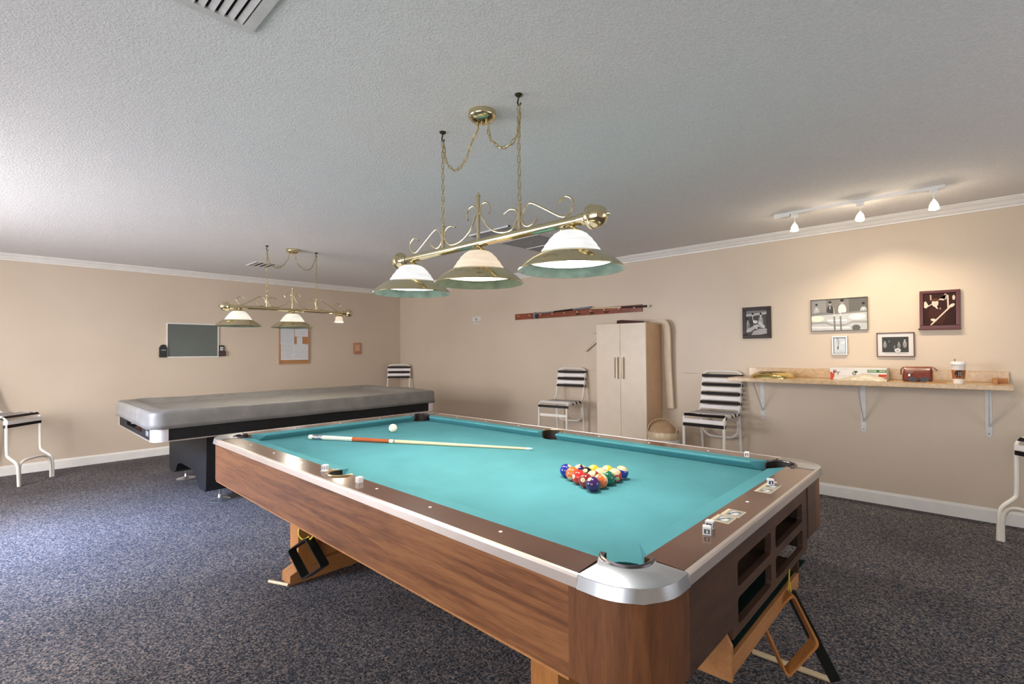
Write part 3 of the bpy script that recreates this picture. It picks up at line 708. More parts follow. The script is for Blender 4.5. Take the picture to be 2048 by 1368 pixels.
# cover cloth
def cover():
    bb = B(); out = ro(hx+0.022, hy+0.022, 0.11, 9); n = len(out); bm = bb.bm
    rng = random.Random(3)
    def dens(out):
        P = []
        m = len(out)
        for i in range(m):
            A, C = Vector(out[i]), Vector(out[(i+1) % m]); k = max(1, int((C-A).length/0.09))
            for j in range(k): P.append(A.lerp(C, j/k))
        return P
    P = dens(out); n = len(P)
    fr_ = [0.0, 0.2, 0.4, 0.58, 0.72, 0.80, 0.86, 0.905, 0.94, 0.965, 0.985, 1.0]
    rings = []
    from mathutils import noise
    def zz(x, y, f):
        d = min(hx+0.02-abs(x), hy+0.02-abs(y))
        z = 0.838 - 0.042*min(1, max(0, (d-0.11)/0.11))
        if f >= 1: z = 0.826
        z += 0.006*noise.noise(Vector((x*2.2, y*2.2, 0)))+0.003*noise.noise(Vector((x*7, y*5, 1)))
        if f > 0.95 and f < 1: z -= 0.001
        # folds gathered near the front corner pocket
        for (fx, fy) in ((hx-0.16, -hy+0.20), (-hx+0.16, -hy+0.22)):
            dd = math.hypot(x-fx, (y-fy)*0.8); z -= 0.016*math.exp(-(dd/0.06)**2); z += 0.009*math.exp(-((dd-0.11)/0.03)**2)
        return z
    for f in fr_[1:]:
        # move towards the centre line so side bands stay parallel
        ring = []
        for p in P:
            x, y = p.x*f, p.y*(1-(1-f)*hx/hy) if f > 0.0 else 0
            ring.append(bm.verts.new((x, y, zz(x, y, f))))
        rings.append(ring)
    for z, o in ((0.812, 0.004), (0.775, 0.005), (0.735, 0.006), (0.700, 0.009)):
        ring = []
        for i, p in enumerate(P):
            k = 1+(o+0.004*noise.noise(Vector((p.x*6, p.y*6, z*8))))/max(0.3, p.length)
            ring.append(bm.verts.new((p.x*k, p.y*k, z+(0.006*noise.noise(Vector((p.x*4, p.y*4, 5))) if z < 0.71 else 0))))
        rings.append(ring)
    for A, C in zip(rings, rings[1:]):
        for i in range(n): bm.faces.new((A[i], A[(i+1) % n], C[(i+1) % n], C[i]))
    bm.faces.new(rings[0])
    o = bb.done('table_cover', COVER, None, CT, smooth=True)
    for p_ in o.data.polygons: p_.use_smooth = True
    md = o.modifiers.new('thick', 'SOLIDIFY'); md.thickness = 0.002; md.offset = -1
    return tag(o, 'grey vinyl fitted cover draped over the black pool table', 'cover')
cover()

# ---------------- island light fixtures ----------------
LINK = None
def chain_link():
    global LINK
    if LINK is None:
        pts = [(0.0065*math.cos(t)*1.0, 0, 0.010+0.0065*math.sin(t)) for t in [k*PI/6 for k in range(7)]]+[(-0.0065*math.cos(t), 0, -0.010-0.0065*math.sin(t)) for t in [k*PI/6 for k in range(7)]]
        o = B().tube(pts, 0.0014, 6, cyclic=True).done('chain_link', BRASSD, smooth=True)
        LINK = o.data; bpy.data.objects.remove(o)
    return LINK
def chain(parent, path, mat):
    P = smoothpath(path, 8) if len(path) > 2 else [Vector(path[0]).lerp(Vector(path[1]), k/20) for k in range(21)]
    cord = B().tube([p+Vector((0.002, 0, 0)) for p in P], 0.0017, 6).done('cord', plain('gold_cord', (0.45, 0.36, 0.16), 0.4), parent)
    Ls = [0]
    for p, q in zip(P, P[1:]): Ls.append(Ls[-1]+(q-p).length)
    n = int(Ls[-1]/0.0265); k = 0
    for i in range(n):
        s_ = (i+0.5)*Ls[-1]/n
        while k < len(Ls)-2 and Ls[k+1] < s_: k += 1
        t = (s_-Ls[k])/(Ls[k+1]-Ls[k]); pos = P[k].lerp(P[k+1], t); d = (P[k+1]-P[k]).normalized()
        q = d.to_track_quat('Z', 'X') @ Matrix.Rotation((i % 2)*PI/2+0.35, 3, 'Z').to_quaternion()
        o = link('chain_link', chain_link(), cord); o.location = pos; o.rotation_mode = 'QUATERNION'; o.rotation_quaternion = q
    return cord
SCR_OUT = [(0.464, 0.088), (0.497, 0.106), (0.525, 0.095), (0.538, 0.073), (0.528, 0.044), (0.503, 0.028), (0.47, 0.034), (0.396, 0.078), (0.326, 0.117), (0.297, 0.112), (0.274, 0.087), (0.268, 0.060), (0.280, 0.036), (0.304, 0.024), (0.337, 0.032), (0.357, 0.051)]
SCR_IN = [(0.070, 0.121), (0.080, 0.147), (0.062, 0.174), (0.034, 0.180), (0.014, 0.160), (0.016, 0.133), (0.060, 0.068), (0.125, 0.030), (0.200, 0.023), (0.238, 0.052), (0.247, 0.085), (0.232, 0.108), (0.200, 0.116), (0.164, 0.103)]
SHADE_PROF = [(0.030, -0.036), (0.046, -0.040), (0.064, -0.050), (0.082, -0.068), (0.100, -0.092), (0.114, -0.114), (0.121, -0.127), (0.140, -0.139), (0.160, -0.149), (0.166, -0.1515)]
def fixture(label, c, rz, shades, can_dx, swags, tilt=0):
    t = thing('billiard_light', label, 'lamp', c, rz, 'brass billiard lights')
    MX = Matrix.Rotation(PI/2, 4, 'Y')
    B().tube([(-0.60, 0, 0), (0.60, 0, 0)], 0.019, 20).done('bar', BRASS, t, smooth=True)
    for s_ in (-1, 1):
        prof = [(0.0225, 0.565), (0.0235, 0.585), (0.0235, 0.600), (0.027, 0.606), (0.034, 0.612), (0.045, 0.616), (0.0465, 0.622), (0.0465, 0.628), (0.043, 0.630), (0.042, 0.645), (0.037, 0.662), (0.027, 0.676), (0.012, 0.684), (0.007, 0.686), (0.008, 0.692), (0.005, 0.698), (0.0005, 0.700)]
        B().lathe(prof, 28, None, Matrix.Scale(s_, 4, (1, 0, 0)) @ MX, cap0=True).done('end_knob', BRASS, t, smooth=True)
    for x, h in ((0, 0.225), (-0.257, 0.130), (0.257, 0.130)):
        pr = [(0.009, 0.016), (0.009, h-0.008), (0.011, h-0.007), (0.011, h-0.002), (0.005, h), (0.0055, h+0.006), (0.001, h+0.012)]
        B().lathe(pr, 14, None, Matrix.Translation((x, 0, 0))).done('post', BRASS, t, smooth=True)
    for s_ in (-1, 1):
        for P in (SCR_OUT, SCR_IN):
            B().tube(smoothpath([(s_*x, 0, z) for x, z in P], 5), (0.0032, 0.0045), 8, flat=(0, 1, 0)).done('scroll', BRASS, t, smooth=True)
    top = H-c[2]
    for x in (-0.257, 0.257):
        hk = smoothpath([(x, 0, top-0.012), (x-0.004, 0, top-0.026), (x-0.006, 0, top-0.036), (x, 0, top-0.046), (x+0.009, 0, top-0.047), (x+0.011, 0, top-0.040)], 5)
        h_ = B().tube(hk, 0.0035, 8).lathe([(0.0005, top-0.014), (0.012, top-0.008), (0.017, top-0.002), (0.017, top)], 16, None, Matrix.Translation((x, 0, 0))).done('ceiling_hook', HOOKM, t, smooth=True)
        chain(t, [(x, 0, top-0.046), (x, 0, 0.140)], None)
    cn = B().lathe([(0.063, top), (0.064, top-0.020), (0.062, top-0.026), (0.050, top-0.036), (0.030, top-0.042), (0.010, top-0.044), (0.001, top-0.044)], 32, None, Matrix.Translation((can_dx, 0, 0))).done('canopy', BRASS, t, smooth=True)
    for dx in (-0.030, 0, 0.030):
        B().lathe([(0.006, top-0.038), (0.006, top-0.054), (0.003, top-0.062)], 10, None, Matrix.Translation((can_dx+dx, 0, 0)), cap1=True).done('loop', BRASSD, cn, smooth=True)
    for sw in swags: chain(t, [(x, 0.006, z+top-0.598) for x, z in sw], None)
    for x, kind in shades:
        sh = B().lathe([(0.010, -0.017), (0.020, -0.020), (0.024, -0.026), (0.043, -0.034), (0.047, -0.041), (0.045, -0.044)], 28, None, Matrix.Translation((x, 0, 0))).done('shade_fitter', BRASS, t, smooth=True)
        for k in range(3):
            a_ = k*2*PI/3+0.5
            B().tube([(x+0.022*math.cos(a_), 0.022*math.sin(a_), -0.024), (x+0.047*math.cos(a_), 0.047*math.sin(a_), -0.044)], 0.003, 6).done('thumb_screw', BRASS, sh)
        if kind == 'bare':
            pr = [(0.024, -0.030), (0.032, -0.034), (0.037, -0.060), (0.042, -0.090), (0.050, -0.108)]
            g = B().lathe(pr, 24, None, Matrix.Translation((x, 0, 0))).done('small_glass', GLASSW, sh, smooth=True)
            B().sphere(0.026, (x, 0, -0.078), 16).done('bulb', BULB, sh, smooth=True)
        else:
            gm = {'cool': GLASSC, 'warm': GLASSW, 'far': GLASSF}[kind]
            rip = []
            for i, (r, z) in enumerate(SHADE_PROF): rip.append((r, z))
            rip2 = []
            P3 = smoothpath([(r, z, 0) for r, z in rip], 4)
            for i, p in enumerate(P3): rip2.append((p.x+0.0012*math.sin(i*1.7), p.y))
            B().lathe(rip2, 48, None, Matrix.Translation((x, 0, 0))).done('glass_bell', gm, sh, smooth=True)
            p = [(0.122, -0.126), (0.134, -0.128), (0.148, -0.137), (0.164, -0.147), (0.170, -0.151), (0.186, -0.164), (0.201, -0.179), (0.2055, -0.185), (0.2045, -0.188)]
            o = B().lathe(p, 56, None, Matrix.Translation((x, 0, 0))).done('shade_rim', BRASS, sh, smooth=True)
            q = [(0.164, -0.1535), (0.170, -0.1540), (0.186, -0.1670), (0.200, -0.1810), (0.2040, -0.1875)]
            B().lathe(q, 56, None, Matrix.Translation((x, 0, 0))).done('rim_lining', GREENIN, sh, smooth=True)
            B().lathe([(0.014, -0.045), (0.014, -0.075), (0.030, -0.105), (0.034, -0.125), (0.028, -0.143), (0.012, -0.153), (0.001, -0.155)], 20, None, Matrix.Translation((x, 0, 0))).done('bulb', BULB, sh, smooth=True)
    return t
SWR = [(0.066, 0.536), (0.068, 0.494), (0.089, 0.448), (0.147, 0.404), (0.195, 0.399), (0.231, 0.42), (0.25, 0.453), (0.257, 0.55)]
SWL = [(-0.001, 0.536), (-0.043, 0.490), (-0.062, 0.463), (-0.091, 0.418), (-0.134, 0.388), (-0.174, 0.386), (-0.219, 0.42), (-0.241, 0.456), (-0.257, 0.546)]
L1 = (5.925, -3.55, 1.79); L2 = (2.36, -2.916, 1.745)
fixture('large brass light bar with three glass bell shades above the teal pool table', L1, 0, [(-0.521, 'cool'), (0, 'warm'), (0.523, 'cool')], 0.030, [SWR, SWL])
fixture('brass light bar with two shades and one bare lamp above the covered table', L2, PI/2, [(-0.521, 'far'), (0, 'far'), (0.521, 'bare')], 0.0, [[(x-0.030, z) for x, z in SWR[:-1]]+[SWR[-1]], [(x-0.030, z) for x, z in SWL[:1]]+SWL[1:]])
CW, WW = (1.0, 0.97, 0.92), (1.0, 0.80, 0.55)
for x, c_, p_ in ((-0.521, CW, 11), (0, WW, 9), (0.523, CW, 12)):
    point('table_lamp', (L1[0]+x, L1[1], L1[2]-0.185), p_*1.55, c_, 0.05)
for y, c_, p_ in ((-0.521, (1, 0.93, 0.78), 8), (0, (1, 0.93, 0.78), 8), (0.521, (1, 0.88, 0.68), 5)):
    point('far_lamp', (L2[0], L2[1]+y, L2[2]-(0.175 if y < 0.3 else 0.135)), p_, c_, 0.045)

# ---------------- track light ----------------
tx0, tx1, ty = 6.44, 7.455, -0.715
t = thing('track_light', 'white ceiling track with three glowing halogen heads above the framed pictures', 'track light', ((tx0+tx1)/2, ty, H))
dx_ = (tx0+tx1)/2
B().box(tx0-dx_, tx1-dx_, -0.017, 0.017, -0.020, 0).done('track', WHITE, t)
B().box(tx0-dx_+0.015, tx1-dx_-0.015, -0.006, 0.006, -0.0205, -0.019).done('track_slot', flat((0.45, 0.42, 0.40)), t)
B().box(tx0-dx_-0.02, tx0-dx_+0.095, -0.022, 0.022, -0.034, 0, bev=0.003).done('feed_box', WHITE, t)
B().box(tx1-dx_-0.14, tx1-dx_+0.01, -0.020, 0.020, -0.024, 0, bev=0.002).done('end_cap', WHITE, t)
for hx_, ang in ((6.565, 0.10), (6.995, 0.42), (7.405, 0.15)):
    x = hx_-dx_
    hd_ = B().box(x-0.022, x+0.022, -0.016, 0.016, -0.050, -0.020, bev=0.003).tube([(x, 0, -0.05), (x, 0, -0.092)], 0.0045, 10).done('lamp_head', WHITE, t, smooth=True)
    Mx = Matrix.Translation((x, 0, -0.092)) @ Matrix.Rotation(-ang, 4, 'X')
    B().lathe([(0.006, 0.004), (0.010, -0.004), (0.020, -0.020), (0.027, -0.040), (0.029, -0.062)], 20, None, Mx).done('glass_cup', plain('lit_clear_glass', (0.9, 0.88, 0.82), 0.1, emit=(1, 0.88, 0.64), estr=0.75), hd_, smooth=True)
    B().lathe([(0.001, -0.030), (0.022, -0.042), (0.024, -0.060), (0.001, -0.066)], 18, None, Mx).done('bulb', BULBH, hd_, smooth=True)
for hx_, d_, e_ in ((6.565, (0.05, 0.55, -1), 9), (6.995, (0.12, 0.78, -1), 23), (7.405, (0.15, 0.60, -1), 9)):
    spot('halogen_spot', (hx_, ty, H-0.175), d_, e_, (1, 0.84, 0.62), 92, 0.9)
    point('halogen_spill', (hx_, ty, H-0.17), 2.3, (1, 0.85, 0.64), 0.02)

# ---------------- ceiling vents ----------------
def vent(label, c, rz, w_, d_, n, louv=0.016, ang=0.6, fw=0.028):
    t = thing('ceiling_vent', label, 'vent', (c[0], c[1], H), rz)
    fm = plain('painted_vent_metal', (0.62, 0.60, 0.59), 0.5, var=0.08, vscale=30)
    b = B(); z0, z1 = -0.010, 0.0
    b.box(-w_/2, w_/2, -d_/2, -d_/2+fw, z0, z1).box(-w_/2, w_/2, d_/2-fw, d_/2, z0, z1).box(-w_/2, -w_/2+fw, -d_/2+fw, d_/2-fw, z0, z1).box(w_/2-fw, w_/2, -d_/2+fw, d_/2-fw, z0, z1)
    b.done('frame', fm, t)
    B().box(-w_/2+fw*0.8, w_/2-fw*0.8, -d_/2+fw*0.8, d_/2-fw*0.8, -0.0012, -0.0004).done('duct_shadow', flat((0.025, 0.015, 0.014)), t)
    me = None; L_ = d_-2*fw+0.004; step = (w_-2*fw)/n
    for i in range(n):
        x = -w_/2+fw+step*(i+0.5)
        if me is None:
            o = B().box(-louv/2, louv/2, -L_/2, L_/2, -0.0008, 0.0008).done('louvre', fm, t); me = o.data
        else: o = link('louvre', me, t)
        o.location = (x, 0, -0.0075); o.rotation_euler = (0, ang, 0)
    return t
vent('big dusty white louvred ceiling register cut off at the top of the view', (6.02, -4.70), PI/2, 0.43, 0.44, 13, louv=0.019, ang=0.30, fw=0.034)
vent('small grey ceiling register beside the chains of the far brass light', (1.22, -2.79), PI/2, 0.30, 0.36, 4, louv=0.022, ang=0.15, fw=0.02)
t = thing('return_air_grille', 'large square framed ceiling return panel seen behind the near brass light', 'vent', (4.40, -1.40, H), 0)
fm = plain('painted_grille_metal', (0.60, 0.59, 0.59), 0.5)
b = B(); hw, hd2 = 0.27, 0.62
b.box(-hw, hw, -hd2, -hd2+0.012, -0.012, 0).box(-hw, hw, hd2-0.012, hd2, -0.012, 0).box(-hw, -hw+0.012, -hd2, hd2, -0.012, 0).box(hw-0.012, hw, -hd2, hd2, -0.012, 0)
b.done('frame', fm, t)
for k in range(3):
    y0 = -hd2+0.014+k*(2*hd2-0.028)/3; y1 = y0+(2*hd2-0.028)/3-0.006
    B().box(-hw+0.014, hw-0.014, y0, y1, -0.005, 0).done('filter_panel', plain('grey_filter_panel', (0.36, 0.355, 0.365), 0.7, var=0.12), t)
    B().box(-hw+0.012, hw-0.012, y1-0.001, y1+0.006, -0.011, 0).done('cross_bar', plain('bright_bar', (0.75, 0.74, 0.73), 0.4), t) if k < 2 else None

# ---------------- bar chairs ----------------
def tubepart(t, name, pts, r=0.0125, sm=4, n=8, flat_=None):
    return B().tube(smoothpath(pts, sm) if sm else pts, r, n).done(name, FRAMEW, t, smooth=True)
def strap(t, name, y0, z0, y1, z1, wd, mat, hw=0.198, th=0.003, side=0.018):
    """flat vinyl strap, wrapped round the side tubes; (y0,z0)-(y1,z1) is its short cross direction"""
    c = Vector((0, (y0+y1)/2, (z0+z1)/2)); d = Vector((0, y1-y0, z1-z0)).normalized(); nr = Vector((0, -d.z, d.y))
    if nr.z < 0 and abs(nr.z) > 0.3: nr = -nr
    if abs(nr.z) <= 0.3 and nr.y > 0: nr = -nr
    b = B(); P = []
    h = wd/2; xs = [(-hw-0.004, -0.016), (-hw-0.001, 0.004), (-hw+0.010, 0.0125), (0, 0.0095), (hw-0.010, 0.0125), (hw+0.001, 0.004), (hw+0.004, -0.016)]
    outer = [[b.bm.verts.new(Vector((x, 0, 0))+c+nr*(n+th*0.5)+d*s) for x, n in xs] for s in (-h, h)]
    inner = [[b.bm.verts.new(Vector((x, 0, 0))+c+nr*(n-th*0.5)+d*s) for x, n in xs] for s in (-h, h)]
    for i in range(len(xs)-1):
        b.bm.faces.new((outer[0][i], outer[0][i+1], outer[1][i+1], outer[1][i])); b.bm.faces.new((inner[0][i], inner[1][i], inner[1][i+1], inner[0][i+1]))
        for s in (0, 1): b.bm.faces.new((outer[s][i], inner[s][i], inner[s][i+1], outer[s][i+1]))
    b.done(name, mat, t, smooth=True)
def chair(label, loc, rz, full=True):
    t = thing('bar_chair', label, 'chair', loc, rz, 'striped strap bar chairs along the walls')
    X = 0.188
    for s in (-1, 1):
        x = s*X
        # one continuous side tube: back top, down to the seat, forward, over the front curve
        tubepart(t, 'side_tube', [(x, 0.275, 1.03), (x, 0.245, 0.90), (x, 0.215, 0.76), (x, 0.190, 0.70), (x, 0.130, 0.672), (x, 0, 0.672), (x, -0.13, 0.680), (x, -0.175, 0.675), (x, -0.205, 0.645), (x, -0.21, 0.60), (x, -0.21, 0.56)], 0.0125, 4)
        tubepart(t, 'front_leg', [(x, -0.21, 0.57), (x, -0.212, 0.45), (x, -0.218, 0.325), (x, -0.232, 0.285), (x*1.03, -0.300, 0.235), (x*1.05, -0.322, 0.200), (x*1.05, -0.330, 0.15), (x*1.05, -0.338, 0.0)], 0.0135, 4)
        tubepart(t, 'rear_leg', [(x, 0.16, 0.672), (x, 0.185, 0.650), (x, 0.200, 0.60), (x, 0.235, 0.30), (x, 0.270, 0.0)], 0.0125, 4)
        B().lathe([(0.019, 0.0), (0.019, 0.012), (0.015, 0.016)], 12, None, Matrix.Translation((x, 0.270, 0)), cap0=True, cap1=True).done('foot_cap', FRAMEW, t)
    tubepart(t, 'back_top_tube', [(-X, 0.275, 1.025), (-X+0.008, 0.281, 1.050), (-X+0.045, 0.286, 1.070), (-0.08, 0.288, 1.074), (0.08, 0.288, 1.074), (X-0.045, 0.286, 1.070), (X-0.008, 0.281, 1.050), (X, 0.275, 1.025)], 0.0125, 4)
    xa = X*1.05
    tubepart(t, 'foot_arch', [(-xa+0.018, -0.330, 0.0), (-xa+0.018, -0.326, 0.13), (-xa+0.030, -0.318, 0.195), (-xa+0.070, -0.312, 0.232), (-0.06, -0.310, 0.245), (0.06, -0.310, 0.245), (xa-0.070, -0.312, 0.232), (xa-0.030, -0.318, 0.195), (xa-0.018, -0.326, 0.13), (xa-0.018, -0.330, 0.0)], 0.0125, 4)
    tubepart(t, 'rear_loop', [(-X+0.016, 0.200, 0.60), (-X+0.018, 0.205, 0.52), (-X+0.03, 0.210, 0.47), (-X+0.075, 0.214, 0.435), (-0.06, 0.215, 0.428), (0.06, 0.215, 0.428), (X-0.075, 0.214, 0.435), (X-0.03, 0.210, 0.47), (X-0.018, 0.205, 0.52), (X-0.016, 0.200, 0.60)], 0.0115, 4)
    tubepart(t, 'seat_cross_tube', [(-X, 0.15, 0.668), (X, 0.15, 0.668)], 0.010, 0)
    def back_at(z):     # y of the side tube at height z
        pts = [(0.70, 0.190), (0.76, 0.215), (0.90, 0.245), (1.03, 0.275)]
        for (za, ya), (zb, yb) in zip(pts, pts[1:]):
            if za <= z <= zb: return ya+(yb-ya)*(z-za)/(zb-za)
        return 0.275 if z > 1 else 0.19
    k = 0; z = 1.030
    rows = 8 if full else 5
    step = 0.0445 if full else 0.043
    for i in range(rows):
        zc = z-i*step; wd = 0.030 if i % 2 == 0 else 0.038
        strap(t, 'black_strap' if i % 2 == 0 else 'white_strap', back_at(zc-wd/2), zc-wd/2, back_at(zc+wd/2), zc+wd/2, wd, STRAPB if i % 2 == 0 else STRAPW)
    ys = [0.150, 0.105, 0.060, 0.015, -0.030, -0.075] if full else [0.105, 0.060, 0.015, -0.030, -0.075]
    for i, y in enumerate(ys):
        wh = i % 2 == 1
        strap(t, 'white_strap' if wh else 'black_strap', y-0.02, 0.674, y+0.02, 0.674, 0.038, STRAPW if wh else STRAPB)
    strap(t, 'white_strap', -0.145, 0.682, -0.108, 0.679, 0.040, STRAPW)
    if full:
        strap(t, 'black_strap', -0.198, 0.657, -0.172, 0.680, 0.030, STRAPB)
        strap(t, 'white_strap', -0.210, 0.606, -0.209, 0.642, 0.036, STRAPW)
        strap(t, 'black_strap', -0.210, 0.572, -0.210, 0.602, 0.030, STRAPB)
    else:
        strap(t, 'white_strap', -0.190, 0.666, -0.160, 0.684, 0.036, STRAPW)
        strap(t, 'black_strap', -0.211, 0.625, -0.206, 0.652, 0.030, STRAPB)
    if not full:
        B().box(-X, X, -0.214, -0.206, 0.520, 0.552, bev=0.002).done('front_bar', FRAMEW, t)
    return t
chair('striped bar chair right of the cabinet, half behind the counter end', (5.735, -0.32, 0), 0.0, True)
chair('striped bar chair standing just left of the tall cabinet', (3.93, -0.34, 0), 0.14, False)
chair('striped bar chair in the far corner behind the covered table', (0.455, -0.385, 0), 0.80, False)
chair('striped bar chair at the left edge by the tan wall', (0.362, -5.010, 0), math.radians(138), True)
chair('striped bar chair cut off at the right edge past the counter', (8.061, -0.355, 0), math.radians(-46), True)

# ---------------- cabinet and things around it ----------------
cx0, cx1, cd_, chh = 4.458, 5.072, 0.36, 1.588
t = thing('storage_cabinet', 'tall cream two door storage cabinet against the back wall', 'cabinet', ((cx0+cx1)/2, -0.004, 0))
hw = (cx1-cx0)/2
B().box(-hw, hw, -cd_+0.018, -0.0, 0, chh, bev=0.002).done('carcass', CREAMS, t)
for s in (-1, 1):
    d_ = B().box(min(s*0.0015, s*hw), max(s*0.0015, s*hw), -cd_, -cd_+0.0175, 0.04, chh, bev=0.0015).done('door', CREAM, t)
    hxp = s*0.040 if s < 0 else 0.030
    hm = plain('metal_pull_inlay', (0.30, 0.235, 0.165), 0.3, 0.4) if s > 0 else plain('brown_pull_shade', (0.20, 0.07, 0.035), 0.35)
    g = B().box(hxp-0.017, hxp+0.017, -cd_-0.026, -cd_-0.018, 0.982, 1.222, bev=0.001)
    g.box(hxp-0.013, hxp+0.013, -cd_-0.019, -cd_, 0.982, 0.990); g.box(hxp-0.013, hxp+0.013, -cd_-0.019, -cd_, 1.214, 1.222)
    h_ = g.done('handle', CREAM, d_)
    B().box(hxp-0.017 if s < 0 else hxp-0.010, hxp-0.004 if s < 0 else hxp+0.008, -cd_-0.0275, -cd_-0.0255, 0.988, 1.216).done('handle_inlay_and_shade', hm, h_)  # left strip paints the shadowed side of its pull in brown
t = thing('table_brush', 'dark brown table brush with pale bristles lying on top of the cabinet', 'brush', (4.80, -0.20, chh))
B().prism([(-0.16, 0.014), (-0.16, 0.046), (-0.10, 0.050), (0.15, 0.026), (0.165, 0.020), (0.16, 0.012), (0, 0.012)], -0.02, 0.02, axis='y', bev=0.003).done('brush_handle', plain('dark_brown_lacquer', (0.055, 0.010, 0.006), 0.5, spec=0.2), t)
B().prism([(-0.285, 0.0), (-0.16, 0.006), (-0.16, 0.044), (-0.20, 0.036), (-0.25, 0.016)], -0.018, 0.018, axis='y').done('bristles', plain('pale_bristles', (0.55, 0.47, 0.34), 0.8, var=0.3, vscale=120), t)
# long cream strip bent over the top and hanging down the wall
path = [(4.98, -0.075, 1.604), (5.08, -0.075, 1.604), (5.135, -0.075, 1.594), (5.165, -0.072, 1.545), (5.172, -0.068, 1.46), (5.172, -0.060, 1.20), (5.180, -0.050, 0.90), (5.188, -0.042, 0.665)]
sp_ = smoothpath(path, 6); b = B(); A = []
for i, p in enumerate(sp_):
    tt = (sp_[min(i+1, len(sp_)-1)]-sp_[max(i-1, 0)]).normalized(); nn = Vector((tt.z, 0, -tt.x)).normalized()
    f = min(1, i/14); wv = 0.010+0.026*f
    A.append([b.bm.verts.new(p+nn*u*wv+Vector((0, v, 0))) for u, v in ((1, -0.010), (1, 0.012), (-1, 0.012), (-1, -0.016), (0, -0.024))])
for P, Q in zip(A, A[1:]):
    for k in range(5): b.bm.faces.new((P[k], P[(k+1) % 5], Q[(k+1) % 5], Q[k]))
b.bm.faces.new(A[0]); b.bm.faces.new(list(reversed(A[-1])))
tag(b.done('foam_strip', plain('cream_foam', (0.70, 0.58, 0.44), 0.6), smooth=True), 'long cream strip bent over the cabinet top and hanging down its right side', 'strip')
o = B().prism([(4.065, 1.283), (4.085, 1.283), (4.26, 1.408), (4.46, 1.408), (4.46, 1.448), (4.24, 1.448)], -0.035, -0.006, axis='y').prism([(4.15, 1.500), (4.22, 1.500), (4.46, 1.545), (4.46, 1.57), (4.27, 1.555)], -0.035, -0.006, axis='y').done('cream_bracket', plain('cream_plastic', (0.55, 0.46, 0.34), 0.5))
tag(o, 'pointed cream triangle rack corners poking out left of the cabinet', 'rack')
# trash can
t = thing('trash_can', 'round beige swing lid trash can between cabinet and striped chair', 'trash can', (5.275, -0.40, 0))
bg_ = plain('beige_plastic', (0.46, 0.33, 0.20), 0.3, var=0.04)
B().lathe([(0.115, 0), (0.125, 0.01), (0.148, 0.40), (0.150, 0.405)], 32, cap0=True).done('bin', bg_, t, smooth=True)
B().lathe([(0.150, 0.355), (0.156, 0.34), (0.157, 0.395), (0.150, 0.408)], 32).done('liner_bag', plain('white_liner', (0.62, 0.60, 0.60), 0.4, var=0.2, vscale=30, bump=0.5, bscale=60), t, smooth=True)
B().lathe([(0.154, 0.395), (0.158, 0.405), (0.157, 0.435), (0.148, 0.470)], 32).done('lid_ring', plain('light_beige_plastic', (0.60, 0.46, 0.30), 0.3), t, smooth=True)
B().sphere(0.146, (0, 0, 0.430), 32, sc=(1, 1, 1.0), z0=0.02).done('dome_lid', plain('tan_gloss_plastic', (0.42, 0.27, 0.15), 0.18, coat=0.4), t, smooth=True)
for s in (-1, 1):
    B().tube(smoothpath([(s*0.150, -0.05, 0.43), (s*0.148, -0.02, 0.52), (s*0.10, 0.0, 0.575), (0, 0.01, 0.598)], 5), 0.006, 8).done('lid_rib', bg_, t, smooth=True)

# ---------------- cue rack on the back wall ----------------
REDR = wood('red_mahogany', (0.30, 0.065, 0.020), (0.13, 0.020, 0.010), stretch=(1.2, 14, 22), rough=0.25, coat=0.3)
t = thing('cue_rack', 'long narrow reddish wooden cue rack board with pegs high on the back wall', 'rack', (3.86, 0, 1.777))
B().box(-0.985, 0.985, -0.018, 0, -0.041, 0.041, bev=0.002).done('rack_board', REDR, t)
PEG = plain('peg_end', (0.75, 0.48, 0.30), 0.4)
for x in (2.959, 3.163, 3.362, 3.563, 3.763, 3.963, 4.165, 4.359, 4.563, 4.762):
    B().tube([(x-3.86, -0.018, 0.002), (x-3.86, -0.048, 0.008)], 0.0085, 10).done('peg', PEG, t, smooth=True)
for x in (3.965, 4.175, 4.375):
    B().tube(smoothpath([(x-3.86-0.03, -0.02, -0.012), (x-3.86-0.012, -0.035, -0.024), (x-3.86, -0.05, -0.012), (x-3.86+0.012, -0.035, -0.024), (x-3.86+0.03, -0.02, -0.012)], 4), 0.004, 6).done('hook', HOOKM, t, smooth=True)
gb = plain('grey_blue_wrap', (0.20, 0.22, 0.25), 0.5); BK = plain('black_lacquer', (0.015, 0.010, 0.010), 0.25)
cue('cue_stick', 'cue with grey butt resting on the left half of the wall rack', (4.170, -0.040, 1.829), (3.27, -0.040, 1.801), 0.013, 0.006, [('butt', 0, 0.30, gb), ('forearm', 0.30, 0.64, BK), ('shaft', 0.64, 0.99, gb), ('tip', 0.99, 1, JW)], 'cues resting on the wall rack')
cue('cue_stick', 'cue with black butt sticking out past the right end of the wall rack', (4.945, -0.036, 1.790), (4.165, -0.036, 1.811), 0.013, 0.006, [('bumper', 0, 0.02, IV), ('butt', 0.02, 0.45, BK), ('ring', 0.45, 0.58, plain('cream_cue_wood', (0.62, 0.50, 0.36), 0.4)), ('shaft', 0.58, 0.99, MAPLE), ('tip', 0.99, 1, JW)], 'cues resting on the wall rack')
t = thing('chalk_holder', 'small blue grey chalk holder clipped on the left part of the cue rack', 'holder', (3.262, -0.018, 1.782))
B().prism([(-0.028, 0.036), (0.0, 0.040), (-0.006, 0.018), (0.0, -0.030), (0.012, -0.045), (-0.012, -0.045), (-0.024, -0.02)], -0.022, 0, axis='y').done('clip', plain('blue_grey_plastic', (0.14, 0.23, 0.26), 0.5), t)
B().box(0.004, 0.030, -0.022, 0, -0.040, 0.012, bev=0.002).done('holder_block', BK, t)
